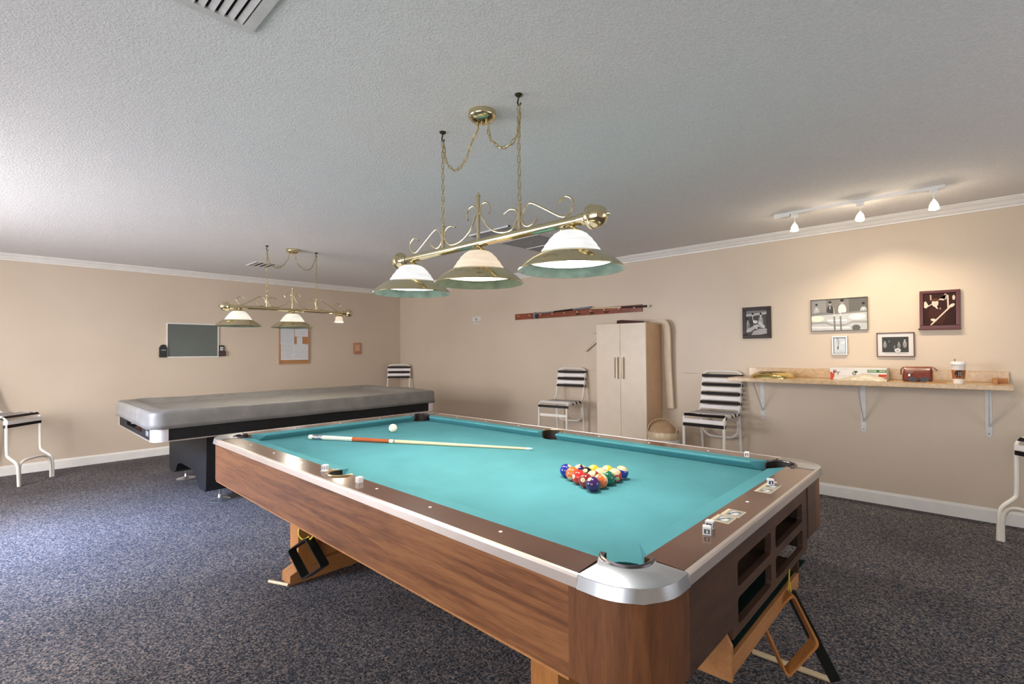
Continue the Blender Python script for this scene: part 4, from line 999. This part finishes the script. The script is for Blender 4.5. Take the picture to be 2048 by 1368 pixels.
# small sign
t = thing('wall_sign', 'small white no smoking notice with red lettering on the back wall', 'sign', (2.05, 0, 1.778))
B().box(-0.092, 0.092, -0.003, 0, -0.050, 0.052).done('sign_card', flat((0.66, 0.66, 0.63)), t)
B().prism(ell(0, 0.012, 0.022, 0.022, 16), -0.0036, -0.003, axis='y').done('symbol', flat((0.30, 0.30, 0.27)), t)
text('sign_text', 'NO SMOKING', 0.030, flat((0.22, 0.04, 0.05)), t, Matrix.Translation((0, -0.0032, -0.030)) @ XZ)

# ---------------- framed pictures ----------------
def frame(nm, label, cx, cz, w_, h_, fw, fd, fmat, mat_w=0.0, mat_col=None, rot=0.0, glass=True, polys=(), bg_=(0.03, 0.03, 0.03), lip=0):
    t = thing(nm, label, 'picture', (cx, 0, cz)); t.rotation_euler = (0, rot, 0)
    hw, hh = w_/2, h_/2; b = B()
    for (x0, x1, z0, z1) in ((-hw, hw, hh-fw, hh), (-hw, hw, -hh, -hh+fw), (-hw, -hw+fw, -hh+fw, hh-fw), (hw-fw, hw, -hh+fw, hh-fw)):
        b.box(x0, x1, -fd, 0, z0, z1, bev=min(0.003, fw*0.3))
    b.done('frame', fmat, t)
    iw, ih = hw-fw, hh-fw
    B().box(-iw, iw, -fd+0.008, -0.001, -ih, ih).done('mount' if mat_w else 'backing', flat(mat_col or bg_), t)
    pw, ph = iw-mat_w, ih-mat_w*(1.0)
    b = B(); y = -fd+0.008
    b.prism([(-pw, -ph), (pw, -ph), (pw, ph), (-pw, ph)], y-0.0004, y, flat(bg_), axis='y')
    for k, (pts, col) in enumerate(polys):
        q = [(max(-pw, min(pw, x*pw)), max(-ph, min(ph, z*ph))) for x, z in pts]
        b.prism(q, y-0.0007-0.00012*k, y-0.0003, flat(col), axis='y')
    b.done('print', None, t)
    return t
G = lambda v, w=0: (v+w, v+w*0.4, v)
def person(x, z, s, head, body, sx=1.0):
    return [(ell(x, z-0.62*s, 0.30*s*sx, 0.50*s, 10), body), (ell(x, z, 0.13*s*sx, 0.20*s, 10), head), (ell(x, z+0.13*s, 0.14*s*sx, 0.12*s, 8), (0.03, 0.03, 0.03)), ([(x-0.05*s*sx, z-0.25*s), (x+0.05*s*sx, z-0.25*s), (x, z-0.55*s)], G(0.7))]
brown_blk = plain('espresso_frame', (0.022, 0.010, 0.009), 0.4, spec=0.25)
P1 = [([(-1, 1), (1, 1), (1, 0.82), (-1, 0.72)], G(0.18)), ([(-1, 0.72), (1, 0.82), (1, 0.66), (-1, 0.52)], G(0.42, 0.02))] + person(-0.35, 0.62, 0.8, G(0.5), G(0.05)) + person(0.42, 0.60, 0.8, G(0.5), G(0.28)) + person(-0.85, 0.2, 0.7, G(0.3), G(0.22)) + \
     [([(-1, -0.55), (0.1, -0.12), (0.3, -0.25), (-0.6, -0.75), (-1, -0.8)], G(0.42, 0.01)), (ell(-0.12, 0.12, 0.22, 0.20), G(0.62)), (ell(-0.05, 0.26, 0.20, 0.09), G(0.06)), ([(0.1, 0.0), (0.35, 0.15), (0.85, -0.35), (0.7, -0.5), (0.3, -0.25)], G(0.50)), ([(-0.3, -0.18), (0.7, -0.42), (0.7, -0.46), (-0.3, -0.23)], G(0.65)),
      ([(-0.5, -1), (-0.3, -0.7), (0.3, -0.5), (1, -0.5), (1, -0.9), (0.3, -1)], G(0.38, 0.01)), (ell(0.02, -0.46, 0.07, 0.06), G(0.8))]
frame('framed_photo', 'black framed portrait photo of pool players, leftmost on the back wall', 6.060, 1.553, 0.255, 0.305, 0.034, 0.022, brown_blk, polys=P1, bg_=G(0.07))
P2 = [([(-1, 1), (-0.45, 1), (-0.45, 0.1), (-1, 0.1)], G(0.26, 0.02)), ([(-0.45, 1), (0.38, 1), (0.38, 0.1), (-0.45, 0.1)], G(0.17, 0.03)), ([(0.38, 1), (1, 1), (1, 0.1), (0.38, 0.1)], G(0.12, 0.01))] + \
     person(-0.80, 0.62, 0.62, G(0.30), G(0.42), 0.6) + person(-0.30, 0.72, 0.72, G(0.32), G(0.06), 0.6) + person(0.14, 0.78, 0.80, G(0.30), G(0.62, 0.03), 0.62) + person(0.88, 0.55, 0.7, G(0.12), G(0.45), 0.6) + \
     [([(-1, 0.12), (-0.6, 0.22), (-0.2, 0.08), (1, 0.2), (1, -0.05), (-1, -0.08)], G(0.22)), ([(-1, -0.02), (1, 0.08), (1, -1), (-1, -1)], G(0.50)), (ell(-0.78, -0.22, 0.26, 0.20), (0.80, 0.74, 0.62)), (ell(0.66, -0.18, 0.30, 0.18), G(0.72)), ([(-0.4, -0.30), (0.3, -0.34), (0.3, -0.42), (-0.4, -0.40)], G(0.82)),
      ([(-1, -0.45), (-0.45, -0.42), (-0.2, -0.62), (0.25, -0.62), (0.5, -0.42), (1, -0.45), (1, -0.6), (0.5, -0.55), (0.2, -0.75), (-0.2, -0.75), (-0.5, -0.55), (-1, -0.58)], G(0.33)), ([(-1, -0.72), (0.4, -0.80), (0.4, -0.9), (-1, -0.84)], G(0.68)), (ell(0.62, -0.88, 0.15, 0.2), G(0.12)),
      ([(-0.17, 0.45), (-0.155, 0.45), (-0.14, -0.1), (-0.16, -0.1)], G(0.7)), ([(-0.18, -0.1), (-0.12, -0.1), (-0.10, -1), (-0.17, -1)], G(0.20)), ([(0.06, 0.25), (0.08, 0.25), (0.09, -0.1), (0.06, -0.1)], G(0.6)), ([(0.05, -0.1), (0.10, -0.1), (0.12, -1), (0.06, -1)], G(0.18))]
frame('framed_photo', 'wide thin framed glossy black and white photo, largest on the back wall', 6.730, 1.5925, 0.420, 0.283, 0.005, 0.024, plain('thin_dark_frame', (0.08, 0.07, 0.06), 0.3), polys=P2, bg_=G(0.2))
P3 = [([(-1, 1), (1, 1), (1, -1), (-1, -1)], (0.55, 0.60, 0.64)), ([(-0.6, 1), (-0.1, 1), (0.0, 0.2), (-0.4, 0.1)], (0.38, 0.41, 0.45)), ([(0.2, 0.4), (1, 0.7), (1, 0.3), (0.3, 0.2)], (0.70, 0.73, 0.75)), ([(-0.5, -0.35), (-0.35, -0.1), (-0.15, 0.2), (-0.2, -0.3), (-0.3, -0.45)], (0.10, 0.10, 0.13)), (ell(-0.32, -0.42, 0.18, 0.10), (0.14, 0.13, 0.15)), ([(-0.8, -0.7), (0.8, -0.72), (0.8, -0.78), (-0.8, -0.77)], (0.42, 0.42, 0.42))]
frame('framed_photo', 'tiny silver white framed picture hanging under the wide photo', 6.735, 1.322, 0.113, 0.162, 0.012, 0.026, plain('silver_white_frame', (0.62, 0.64, 0.67), 0.3, 0.2), polys=P3, bg_=(0.08, 0.10, 0.13), mat_w=0.004, mat_col=(0.08, 0.09, 0.10))
P4 = person(-0.78, 0.45, 0.8, G(0.35), G(0.24), 0.6) + person(-0.45, 0.55, 0.55, G(0.25), G(0.05), 0.6) + person(0.28, 0.35, 0.8, G(0.28), G(0.20), 0.55) + person(0.72, 0.62, 0.95, G(0.42), G(0.24, 0.02), 0.55) + person(-0.05, -0.1, 0.5, G(0.3), G(0.12), 0.6) + [(ell(0.18, -0.75, 0.24, 0.28), G(0.62)), (ell(0.18, -0.75, 0.12, 0.08), G(0.3))]
fr4 = frame('framed_photo', 'brown framed certificate like group photo with white mount, above the box', 7.117, 1.324, 0.246, 0.200, 0.007, 0.020, plain('brown_thin_frame', (0.12, 0.045, 0.025), 0.35), mat_w=0.030, mat_col=(0.64, 0.61, 0.60), polys=P4, bg_=G(0.05))
for k, (u, v) in enumerate(((0.05, 0.058), (0.075, 0.063))):
    b = B(); rr = random.Random(k); x = -0.07
    while x < 0.075:
        l_ = rr.uniform(0.008, 0.022); b.box(x, min(x+l_, 0.078), -0.0123, -0.0118, -0.0715-0.006*k+0.002, -0.0715-0.006*k+0.004); x += l_+0.004
    b.done('caption_line', flat((0.25, 0.22, 0.22)), fr4)
P5 = [([(-1, 1), (1, 1), (1, -1), (-1, -1)], (0.030, 0.008, 0.006)), ([(-0.62, 0.95), (-0.52, 0.95), (-0.5, 0.6), (-0.6, 0.6)], (0.45, 0.32, 0.24)), ([(0.32, 1), (0.46, 0.98), (0.42, 0.62), (0.10, 0.70), (-0.05, 0.66), (-0.05, 0.58), (0.1, 0.60), (0.30, 0.56)], (0.62, 0.48, 0.38)), ([(0.46, 0.9), (0.58, 0.9), (0.60, 0.10), (0.50, 0.05)], (0.60, 0.46, 0.36)),
      (ell(0.90, 0.72, 0.09, 0.16), (0.62, 0.48, 0.38)), (ell(-0.28, 0.42, 0.22, 0.26), (0.66, 0.52, 0.42)), (ell(-0.28, 0.62, 0.26, 0.10), (0.10, 0.03, 0.02)), ([(-0.30, 0.22), (-0.18, 0.22), (-0.06, -0.02), (-0.2, 0.02)], (0.72, 0.58, 0.48)), ([(-0.55, 0.15), (-0.30, 0.10), (0.10, -0.05), (0.35, 0.05), (0.45, -0.4), (0.2, -0.95), (-0.6, -0.9), (-0.75, -0.3)], (0.050, 0.014, 0.010)),
      ([(-1, 0.50), (-0.88, 0.55), (-0.70, 0.25), (-0.88, 0.08), (-1, 0.16)], (0.70, 0.56, 0.44)), ([(-0.85, 0.20), (-0.45, 0.40), (-0.43, 0.35), (-0.83, 0.14)], (0.72, 0.58, 0.46)), ([(-0.62, -1), (-0.50, -1), (0.72, 0.12), (0.66, 0.19)], (0.70, 0.56, 0.44)), (ell(0.78, 0.22, 0.20, 0.10, 12, 0.5), (0.72, 0.58, 0.46)), (ell(-0.38, -0.68, 0.20, 0.09, 12, -0.2), (0.72, 0.58, 0.46)), (ell(0.05, 0.05, 0.05, 0.07), (0.35, 0.2, 0.15))]
f5 = frame('framed_photo', 'large red mahogany framed sepia photo of a man with cue, rightmost', 7.396, 1.595, 0.240, 0.298, 0.024, 0.030, plain('red_mahogany_frame', (0.085, 0.010, 0.006), 0.3), polys=P5, rot=0.012, mat_w=0.004, mat_col=(0.02, 0.008, 0.006))
B().box(-0.128, 0.122, -0.040, 0, -0.160, -0.146, bev=0.004).done('lower_ledge', plain('red_mahogany_frame', (0.16, 0.022, 0.012), 0.25), f5)

# ---------------- counter ----------------
t = thing('wall_counter', 'long speckled tan laminate drinks counter on white brackets along the back wall', 'counter', (6.83, 0, 1.035))
B().box(-0.925, 0.945, -0.385, 0, -0.036, 0, bev=0.004).done('counter_top', COUNTER, t)
B().box(-0.845, 0.938, -0.018, 0, 0, 0.083, bev=0.003).done('backsplash', COUNTER, t)
BR = plain('white_bracket_metal', (0.62, 0.62, 0.62), 0.4)
for x, zf in ((6.100, -0.405), (6.893, -0.445), (7.656, -0.405)):
    x -= 6.83
    br = B().prism([(x-0.018, -0.037), (x+0.018, -0.037), (x+0.018, zf+0.02), (x+0.010, zf), (x-0.010, zf), (x-0.018, zf+0.02)], -0.004, 0, axis='y').box(x-0.016, x+0.016, -0.30, 0, -0.041, -0.037).done('bracket', BR, t)
    B().tube([(x, -0.275, -0.045), (x, -0.012, zf*0.80)], (0.010, 0.004), 6).done('brace', BR, br)
    B().lathe([(0.004, 0), (0.0035, 0.002), (0.0005, 0.003)], 8, None, Matrix.Translation((x, -0.004, zf+0.022)) @ Matrix.Rotation(PI/2, 4, 'X')).done('screw', HOOKM, br)
CZ = 1.035
t = thing('spare_lamp_shade', 'spare brass lamp shade ring lying on the left part of the counter', 'lamp shade', (6.245, -0.215, CZ))
B().lathe([(0.122, 0.052), (0.134, 0.049), (0.146, 0.042), (0.162, 0.034), (0.171, 0.026), (0.176, 0.014), (0.178, 0.0)], 48).lathe([(0.122, 0.052), (0.119, 0.050), (0.130, 0.044), (0.160, 0.028), (0.172, 0.004), (0.178, 0.0)], 48).done('brass_ring', plain('bright_yellow_brass', (0.80, 0.62, 0.25), 0.14, 1.0), t, smooth=True)
B().lathe([(0.119, 0.0505), (0.119, 0.046), (0.123, 0.046)], 40).done('inner_lip', GREENIN, t, smooth=True)
t = thing('food_box', 'long white food carton with red and green printing on the counter', 'box', (6.885, -0.12, CZ))
WB = flat((0.68, 0.66, 0.64)); RB = flat((0.55, 0.07, 0.03)); GB = flat((0.035, 0.15, 0.06)); DKR = flat((0.12, 0.03, 0.03))
B().box(-0.192, 0.192, -0.09, 0.09, 0.001, 0.098, bev=0.001).done('carton', WB, t)
y = -0.0906
def fp(nm, pts, m, k=0): B().prism(pts, y-0.0002*k, y+0.0005, axis='y').done(nm, m, t)
fp('red_patch', [(-0.190, 0.002), (-0.190, 0.066), (-0.178, 0.062), (-0.170, 0.050), (-0.160, 0.044), (-0.162, 0.022), (-0.172, 0.002)], RB)
fp('red_patch', [(0.136, 0.002), (0.192, 0.002), (0.192, 0.050), (0.140, 0.050)], RB)
fp('green_patch', [(0.068, 0.064), (0.190, 0.064), (0.190, 0.086), (0.068, 0.086)], GB)
fp('logo_panel', [(-0.152, 0.030), (-0.022, 0.030), (-0.022, 0.088), (-0.152, 0.088)], flat((0.60, 0.50, 0.45)))
fp('logo_panel', [(-0.149, 0.033), (-0.025, 0.033), (-0.025, 0.085), (-0.149, 0.085)], WB, 1)
fp('leaf_print', ell(-0.010, 0.068, 0.014, 0.008), GB)
fp('leaf_print', ell(-0.160, 0.064, 0.010, 0.007), RB, 1)
text('logo_text', 'Pr     o', 0.058, DKR, t, Matrix.Translation((-0.088, y-0.0006, 0.058)) @ XZ)
b = B()
for k in range(7): b.box(0.074+0.008*k, 0.079+0.008*k, y-0.0006, y, 0.069, 0.082)
for k in range(5): b.box(0.146+0.008*k, 0.151+0.008*k, y-0.0006, y, 0.069, 0.082)
b.done('small_print', flat((0.55, 0.62, 0.42)), t)
text('red_text', 'ot', 0.036, flat((0.75, 0.55, 0.50)), t, Matrix.Translation((0.174, y-0.0006, 0.026)) @ XZ)
# plastic bag: crumpled mound
from mathutils import noise
bb = B(); nx, ny = 46, 18; g = []
for j in range(ny+1):
    row = []
    for i in range(nx+1):
        u, v = i/nx*2-1, j/ny*2-1
        r = max(0, 1-u*u*0.95)*max(0, 1-v*v)
        hgt = 0.052*r**0.55*(0.62+0.30*math.sin(2.2*u+0.9)+0.25*noise.noise(Vector((u*2.6, v*1.6, 3))))
        hgt += 0.012*r*abs(noise.noise(Vector((u*9+v*3, v*7, 1)))) + 0.010*r*math.sin(u*14+v*8)*0.6
        row.append(bb.bm.verts.new((u*0.165, v*0.075*(0.75+0.25*math.cos(u*2)), max(0.0, hgt)+0.001)))
    g.append(row)
for j in range(ny):
    for i in range(nx): bb.bm.faces.new((g[j][i], g[j][i+1], g[j+1][i+1], g[j+1][i]))
o = bb.done('plastic_bag', plain('cream_plastic_bag', (0.56, 0.49, 0.38), 0.3, var=0.16, vscale=25, spec=0.6), None, (6.925, -0.290, CZ), smooth=True)
for p_ in o.data.polygons: p_.use_smooth = True
tag(o, 'crumpled translucent cream plastic bag lying in front of the food carton', 'bag')
# leather bag
t = thing('leather_pouch', 'small zipped reddish brown leather pouch on the counter', 'bag', (7.262, -0.14, CZ))
LB = plain('red_brown_leather', (0.14, 0.022, 0.009), 0.32, var=0.3, vscale=30, bump=0.3, bscale=90, coat=0.2)
bb = B(); rings = []
for k, (z, hx_, hy_) in enumerate(((0.001, 0.086, 0.036), (0.010, 0.092, 0.042), (0.045, 0.090, 0.036), (0.080, 0.088, 0.022), (0.104, 0.086, 0.010), (0.110, 0.082, 0.004))):
    rings.append([bb.bm.verts.new((x+0.003*math.sin(z*60+x*40), y_*(1+0.15*math.sin(x*70+z*30)), z)) for x, y_ in rrect(-hx_, hx_, -hy_, hy_, min(hy_*0.9, 0.02), 4)])
for A, Z in zip(rings, rings[1:]):
    n = len(A)
    for i in range(n): bb.bm.faces.new((A[i], A[(i+1) % n], Z[(i+1) % n], Z[i]))
bb.bm.faces.new(list(reversed(rings[0]))); bb.bm.faces.new(rings[-1])
bb.done('pouch_body', LB, t, smooth=True)
B().tube([(-0.080, -0.002, 0.111), (0.080, -0.002, 0.113)], (0.003, 0.005), 8).done('zip', plain('orange_brown_zip', (0.42, 0.12, 0.04), 0.4), t)
B().tube(smoothpath([(0.075, 0, 0.110), (0.094, -0.006, 0.108), (0.110, -0.010, 0.092), (0.116, -0.010, 0.086)], 4), (0.005, 0.003), 6).done('pull_strap', LB, t)
B().tube(smoothpath([(-0.080, -0.004, 0.110), (-0.094, -0.012, 0.100), (-0.100, -0.016, 0.080), (-0.097, -0.030, 0.050)], 4), (0.005, 0.003), 6).done('side_tab', LB, t)
B().box(-0.052, -0.040, -0.046, -0.034, 0.040, 0.058, bev=0.002).done('buckle', BRASS, t)
B().prism([(-0.062, 0.080), (-0.020, 0.078), (-0.024, 0.062), (-0.040, 0.058), (-0.056, 0.062)], -0.040, -0.030, axis='y').done('flap', LB, t)
t = thing('sunglasses', 'dark folded sunglasses lying in front of the leather pouch', 'sunglasses', (7.275, -0.265, CZ+0.001))
SG = plain('dark_lens', (0.012, 0.006, 0.008), 0.15, spec=0.3)
for s in (-1, 1):
    B().prism(ell(s*0.034, 0.020, 0.028, 0.019, 16), -0.003, 0.0, axis='y', bev=0.001).done('lens', SG, t, smooth=True)
    B().tube(smoothpath([(s*0.062, 0, 0.028), (s*0.060, 0.05, 0.020), (s*0.030, 0.062, 0.008), (-s*0.03, 0.060, 0.006)], 4), 0.0022, 6).done('temple', SG, t)
B().tube([(-0.010, -0.001, 0.028), (0, -0.002, 0.031), (0.010, -0.001, 0.028)], 0.002, 6).done('bridge', SG, t)
o = B().tube([(7.32, -0.30, CZ+0.004), (7.435, -0.285, CZ+0.004)], 0.0035, 8).done('pencil', plain('tan_pencil', (0.45, 0.24, 0.10), 0.5))
tag(o, 'short tan pencil lying right of the sunglasses', 'pencil')
# coffee cup
t = thing('paper_cup', 'white takeaway coffee cup with brown sleeve and round dark logo', 'cup', (7.500, -0.27, CZ))
CUPW = plain('cup_paper', (0.74, 0.69, 0.65), 0.45, var=0.02)
def cr(z): return 0.030+0.0108*z/0.14*1.0
B().lathe([(0.001, 0.004), (0.029, 0.004), (0.0295, 0.0), (cr(0), 0.0), (cr(0.140), 0.140)], 36).done('cup_body', CUPW, t, smooth=True)
B().lathe([(cr(0.14)+0.001, 0.136), (cr(0.14)+0.0045, 0.137), (cr(0.14)+0.0045, 0.145), (cr(0.14)+0.001, 0.149), (cr(0.14), 0.158), (cr(0.14)-0.004, 0.160), (cr(0.14)-0.007, 0.156), (0.001, 0.155)], 36).done('lid', plain('white_lid', (0.78, 0.76, 0.75), 0.3), t, smooth=True)
B().lathe([(cr(0.034)+0.0012, 0.034), (cr(0.034)+0.0016, 0.0345), (cr(0.098)+0.0016, 0.0975), (cr(0.098)+0.0012, 0.098)], 36).done('cup_sleeve', plain('brown_card_sleeve', (0.42, 0.145, 0.045), 0.6), t, smooth=True)
def on_cup(pts, off, name, mat):
    # pts given as (arc length, height) round the side that faces the room
    bb = B(); V = []
    a0 = math.radians(-84)
    for u, z in pts:
        r = cr(z)+off; an = a0+u/r
        V.append(bb.bm.verts.new((r*math.cos(an), r*math.sin(an), z)))
    c = Vector((0, 0, 0))
    u0 = sum(p[0] for p in pts)/len(pts); z0 = sum(p[1] for p in pts)/len(pts); r = cr(z0)+off; an = a0+u0/r
    cv = bb.bm.verts.new((r*math.cos(an), r*math.sin(an), z0))
    for i in range(len(V)): bb.bm.faces.new((V[i], V[(i+1) % len(V)], cv))
    return bb.done(name, mat, t)
LG = flat((0.035, 0.022, 0.020)); LW = flat((0.62, 0.52, 0.45))
def band(pts, w_):
    return [(u-w_, z) for u, z in pts]+[(u+w_, z) for u, z in reversed(pts)]
def quadband(pts, w_, off, name, mat):
    bb = B(); a0 = math.radians(-84); rows = []
    for u, z in pts:
        r = cr(z)+off
        rows.append([bb.bm.verts.new((r*math.cos(a0+(u+s*w_)/r), r*math.sin(a0+(u+s*w_)/r), z)) for s in (-1, 1)])
    for A, Z in zip(rows, rows[1:]): bb.bm.faces.new((A[0], A[1], Z[1], Z[0]))
    return bb.done(name, mat, t)
bb = B(); a0 = math.radians(-84); rows = []
for k in range(9):
    rr_ = 0.026*k/8; rows.append([bb.bm.verts.new(((cr(0.070+rr_*math.sin(q))+0.0022)*math.cos(a0+rr_*math.cos(q)/0.037), (cr(0.070+rr_*math.sin(q))+0.0022)*math.sin(a0+rr_*math.cos(q)/0.037), 0.070+rr_*math.sin(q))) for q in [2*PI*i/28 for i in range(28)]])
for A, Z in zip(rows[1:], rows[2:]):
    for i in range(28): bb.bm.faces.new((A[i], A[(i+1) % 28], Z[(i+1) % 28], Z[i]))
bb.bm.faces.new(rows[1]); [bb.bm.verts.remove(v) for v in rows[0]]
bb.done('logo_disc', LG, t, smooth=True)
for du in (-0.002, 0.007, 0.016):
    quadband([(du-0.004+0.005*math.sin((z-0.046)*70), z) for z in [0.050+0.004*i for i in range(10)]], 0.0013, 0.0030, 'logo_wave', LW)
quadband([(-0.020+0.001*i, 0.074+0.0002*i) for i in range(6)], 0.0010, 0.0030, 'logo_wave', LW); quadband([(-0.018, 0.058), (-0.014, 0.062), (-0.011, 0.064)], 0.0016, 0.0030, 'logo_wave', LW)
B().tube([(-0.018, -0.006, 0.150), (-0.018, -0.006, 0.178)], (0.0048, 0.0030), 8).done('stopper', plain('dark_green_stopper', (0.12, 0.10, 0.04), 0.5), t)
t = thing('wooden_block', 'small orange wooden offcut block at the right end of the counter', 'block', (7.715, -0.175, CZ), 0.0)
B().box(-0.035, -0.013, -0.07, 0.12, 0.0, 0.034, bev=0.002).done('block_side', ORANGEW, t)
B().box(-0.013, 0.045, 0.095, 0.12, 0.0, 0.034, bev=0.002).done('block_back', ORANGEW, t)

# scuffs on the wall paint
o = B().prism([(5.29, 1.047), (5.34, 1.050), (5.38, 1.046), (5.47, 1.052), (5.55, 1.049), (5.47, 1.049), (5.38, 1.042), (5.33, 1.046)], -0.0015, 0, axis='y').done('wall_scuff', flat((0.28, 0.20, 0.12)))
tag(o, 'thin brown scuff line on the back wall left of the striped chair', 'scuff')
o = B().prism([(4.02, 1.052), (4.07, 1.056), (4.13, 1.050), (4.22, 1.056), (4.14, 1.047), (4.07, 1.052)], -0.0015, 0, axis='y').done('wall_scuff', flat((0.36, 0.27, 0.17)))
tag(o, 'faint scuff line on the back wall left of the cabinet', 'scuff')

# ---------------- things on the left wall (built facing -y, turned to face +x) ----------------
RW = PI/2
t = thing('chalkboard', 'grey green score board in a white frame on the left wall', 'board', (0, -3.245, 1.470), RW)
B().box(-0.285, 0.285, -0.012, 0, -0.212, 0.212).done('board_surface', plain('grey_green_slate', (0.115, 0.130, 0.115), 0.55, var=0.05, vscale=4), t)
b = B()
for q in ((-0.300, 0.300, 0.212, 0.226), (-0.300, 0.300, -0.226, -0.212), (-0.300, -0.287, -0.212, 0.212), (0.287, 0.300, -0.212, 0.212)): b.box(q[0], q[1], -0.018, 0, q[2], q[3], bev=0.001)
b.done('frame', plain('pale_metal_frame', (0.72, 0.70, 0.68), 0.35, 0.2), t)
t = thing('black_wall_box', 'black wall holder with white lettering left of the score board', 'holder', (0, -3.580, 1.335), RW)
B().box(-0.042, 0.042, -0.035, 0, -0.085, 0.045, bev=0.004).done('holder_body', BLACKP, t)
B().lathe([(0.034, 0), (0.034, 0.03)], 16, None, Matrix.Translation((0, 0, 0.045)) @ Matrix.Rotation(PI/2, 4, 'X'), cap0=True, cap1=True).done('holder_back', BLACKP, t)
B().box(-0.024, 0.024, -0.036, -0.034, 0.004, 0.010).done('white_print', flat((0.6, 0.6, 0.6)), t)
t = thing('black_wall_box', 'black wall phone like holder with white card right of the score board', 'holder', (0, -2.905, 1.330), RW)
B().box(-0.044, 0.044, -0.040, 0, -0.072, 0.000, bev=0.004).done('holder_body', plain('dark_maroon_plastic', (0.035, 0.012, 0.014), 0.35), t)
B().prism(rrect(-0.040, 0.030, -0.01, 0.078, 0.020), -0.020, 0, axis='y').done('holder_back', BLACKP, t)
B().box(-0.024, 0.014, -0.022, -0.020, 0.006, 0.056).done('white_card', flat((0.6, 0.6, 0.6)), t)
B().box(-0.008, 0.003, -0.0225, -0.0205, 0.022, 0.042).done('card_mark', flat((0.1, 0.1, 0.1)), t)
t = thing('cork_board', 'brown cork notice board with pinned white papers on the left wall', 'board', (0, -1.908, 1.41), RW)
CK = plain('cork', (0.42, 0.20, 0.08), 0.8, var=0.12, vscale=60); OF = plain('oak_frame', (0.46, 0.25, 0.13), 0.5)
B().box(-0.220, 0.220, -0.010, 0, -0.27, 0.27).done('cork_panel', CK, t)
b = B()
for q in ((-0.233, 0.233, 0.268, 0.284), (-0.233, 0.233, -0.284, -0.268), (-0.233, -0.216, -0.268, 0.268), (0.216, 0.233, -0.268, 0.268)): b.box(q[0], q[1], -0.018, 0, q[2], q[3])
b.done('frame', OF, t)
PW = [plain('notice_paper', (0.62, 0.64, 0.67), 0.6, var=0.03), plain('notice_paper_b', (0.66, 0.66, 0.67), 0.6, var=0.03)]
def sheet(x0, x1, z0, z1, lines, m, k, head=None):
    p = B().box(x0, x1, -0.0125-0.0006*k, -0.0105, z0, z1).done('notice_sheet', m, t)
    b = B(); rr = random.Random(k+5); z = z1-0.022
    for i in range(lines):
        x = x0+0.012+rr.uniform(0, 0.01); xe = x1-0.012-rr.uniform(0, 0.03)
        while x < xe:
            l_ = rr.uniform(0.010, 0.03); b.box(x, min(xe, x+l_), -0.0131-0.0006*k, -0.0124-0.0006*k, z, z+0.004); x += l_+0.005
        z -= (z1-z0-0.03)/lines
    b.done('typed_lines', flat((0.30, 0.32, 0.34)), p)
    for px_ in (x0+0.015, x1-0.02):
        B().sphere(0.0042, (px_, -0.0145-0.0006*k, z1-0.010), 8).done('push_pin', flat((0.12, 0.06, 0.05)), p)
sheet(-0.212, -0.006, 0.010, 0.262, 9, PW[0], 0)
sheet(-0.205, -0.004, -0.222, 0.020, 10, PW[1], 1)
sheet(0.004, 0.206, 0.135, 0.262, 3, PW[1], 2)
sheet(0.035, 0.120, 0.010, 0.142, 1, PW[0], 3)
sheet(-0.004, 0.210, -0.222, 0.022, 6, PW[1], 4)
t = thing('light_switch', 'small copper coloured wall plate with a lever near the corner', 'switch', (0, -0.856, 1.363), RW)
CP_ = plain('copper_plate', (0.50, 0.23, 0.13), 0.35, 0.4, var=0.25, vscale=40)
B().box(-0.070, 0.070, -0.014, 0, -0.092, 0.096, bev=0.004).done('plate', CP_, t)
B().box(-0.040, 0.040, -0.020, -0.014, -0.050, 0.070, bev=0.003).done('inner_panel', plain('pale_copper', (0.60, 0.36, 0.24), 0.3, 0.3), t)
B().box(-0.066, 0.066, -0.030, -0.012, -0.094, -0.068, bev=0.004).done('lower_lip', CP_, t)
B().tube([(0.020, -0.012, -0.010), (0.035, -0.050, -0.035)], 0.006, 8).done('lever', plain('clear_lever', (0.6, 0.45, 0.35), 0.2), t)
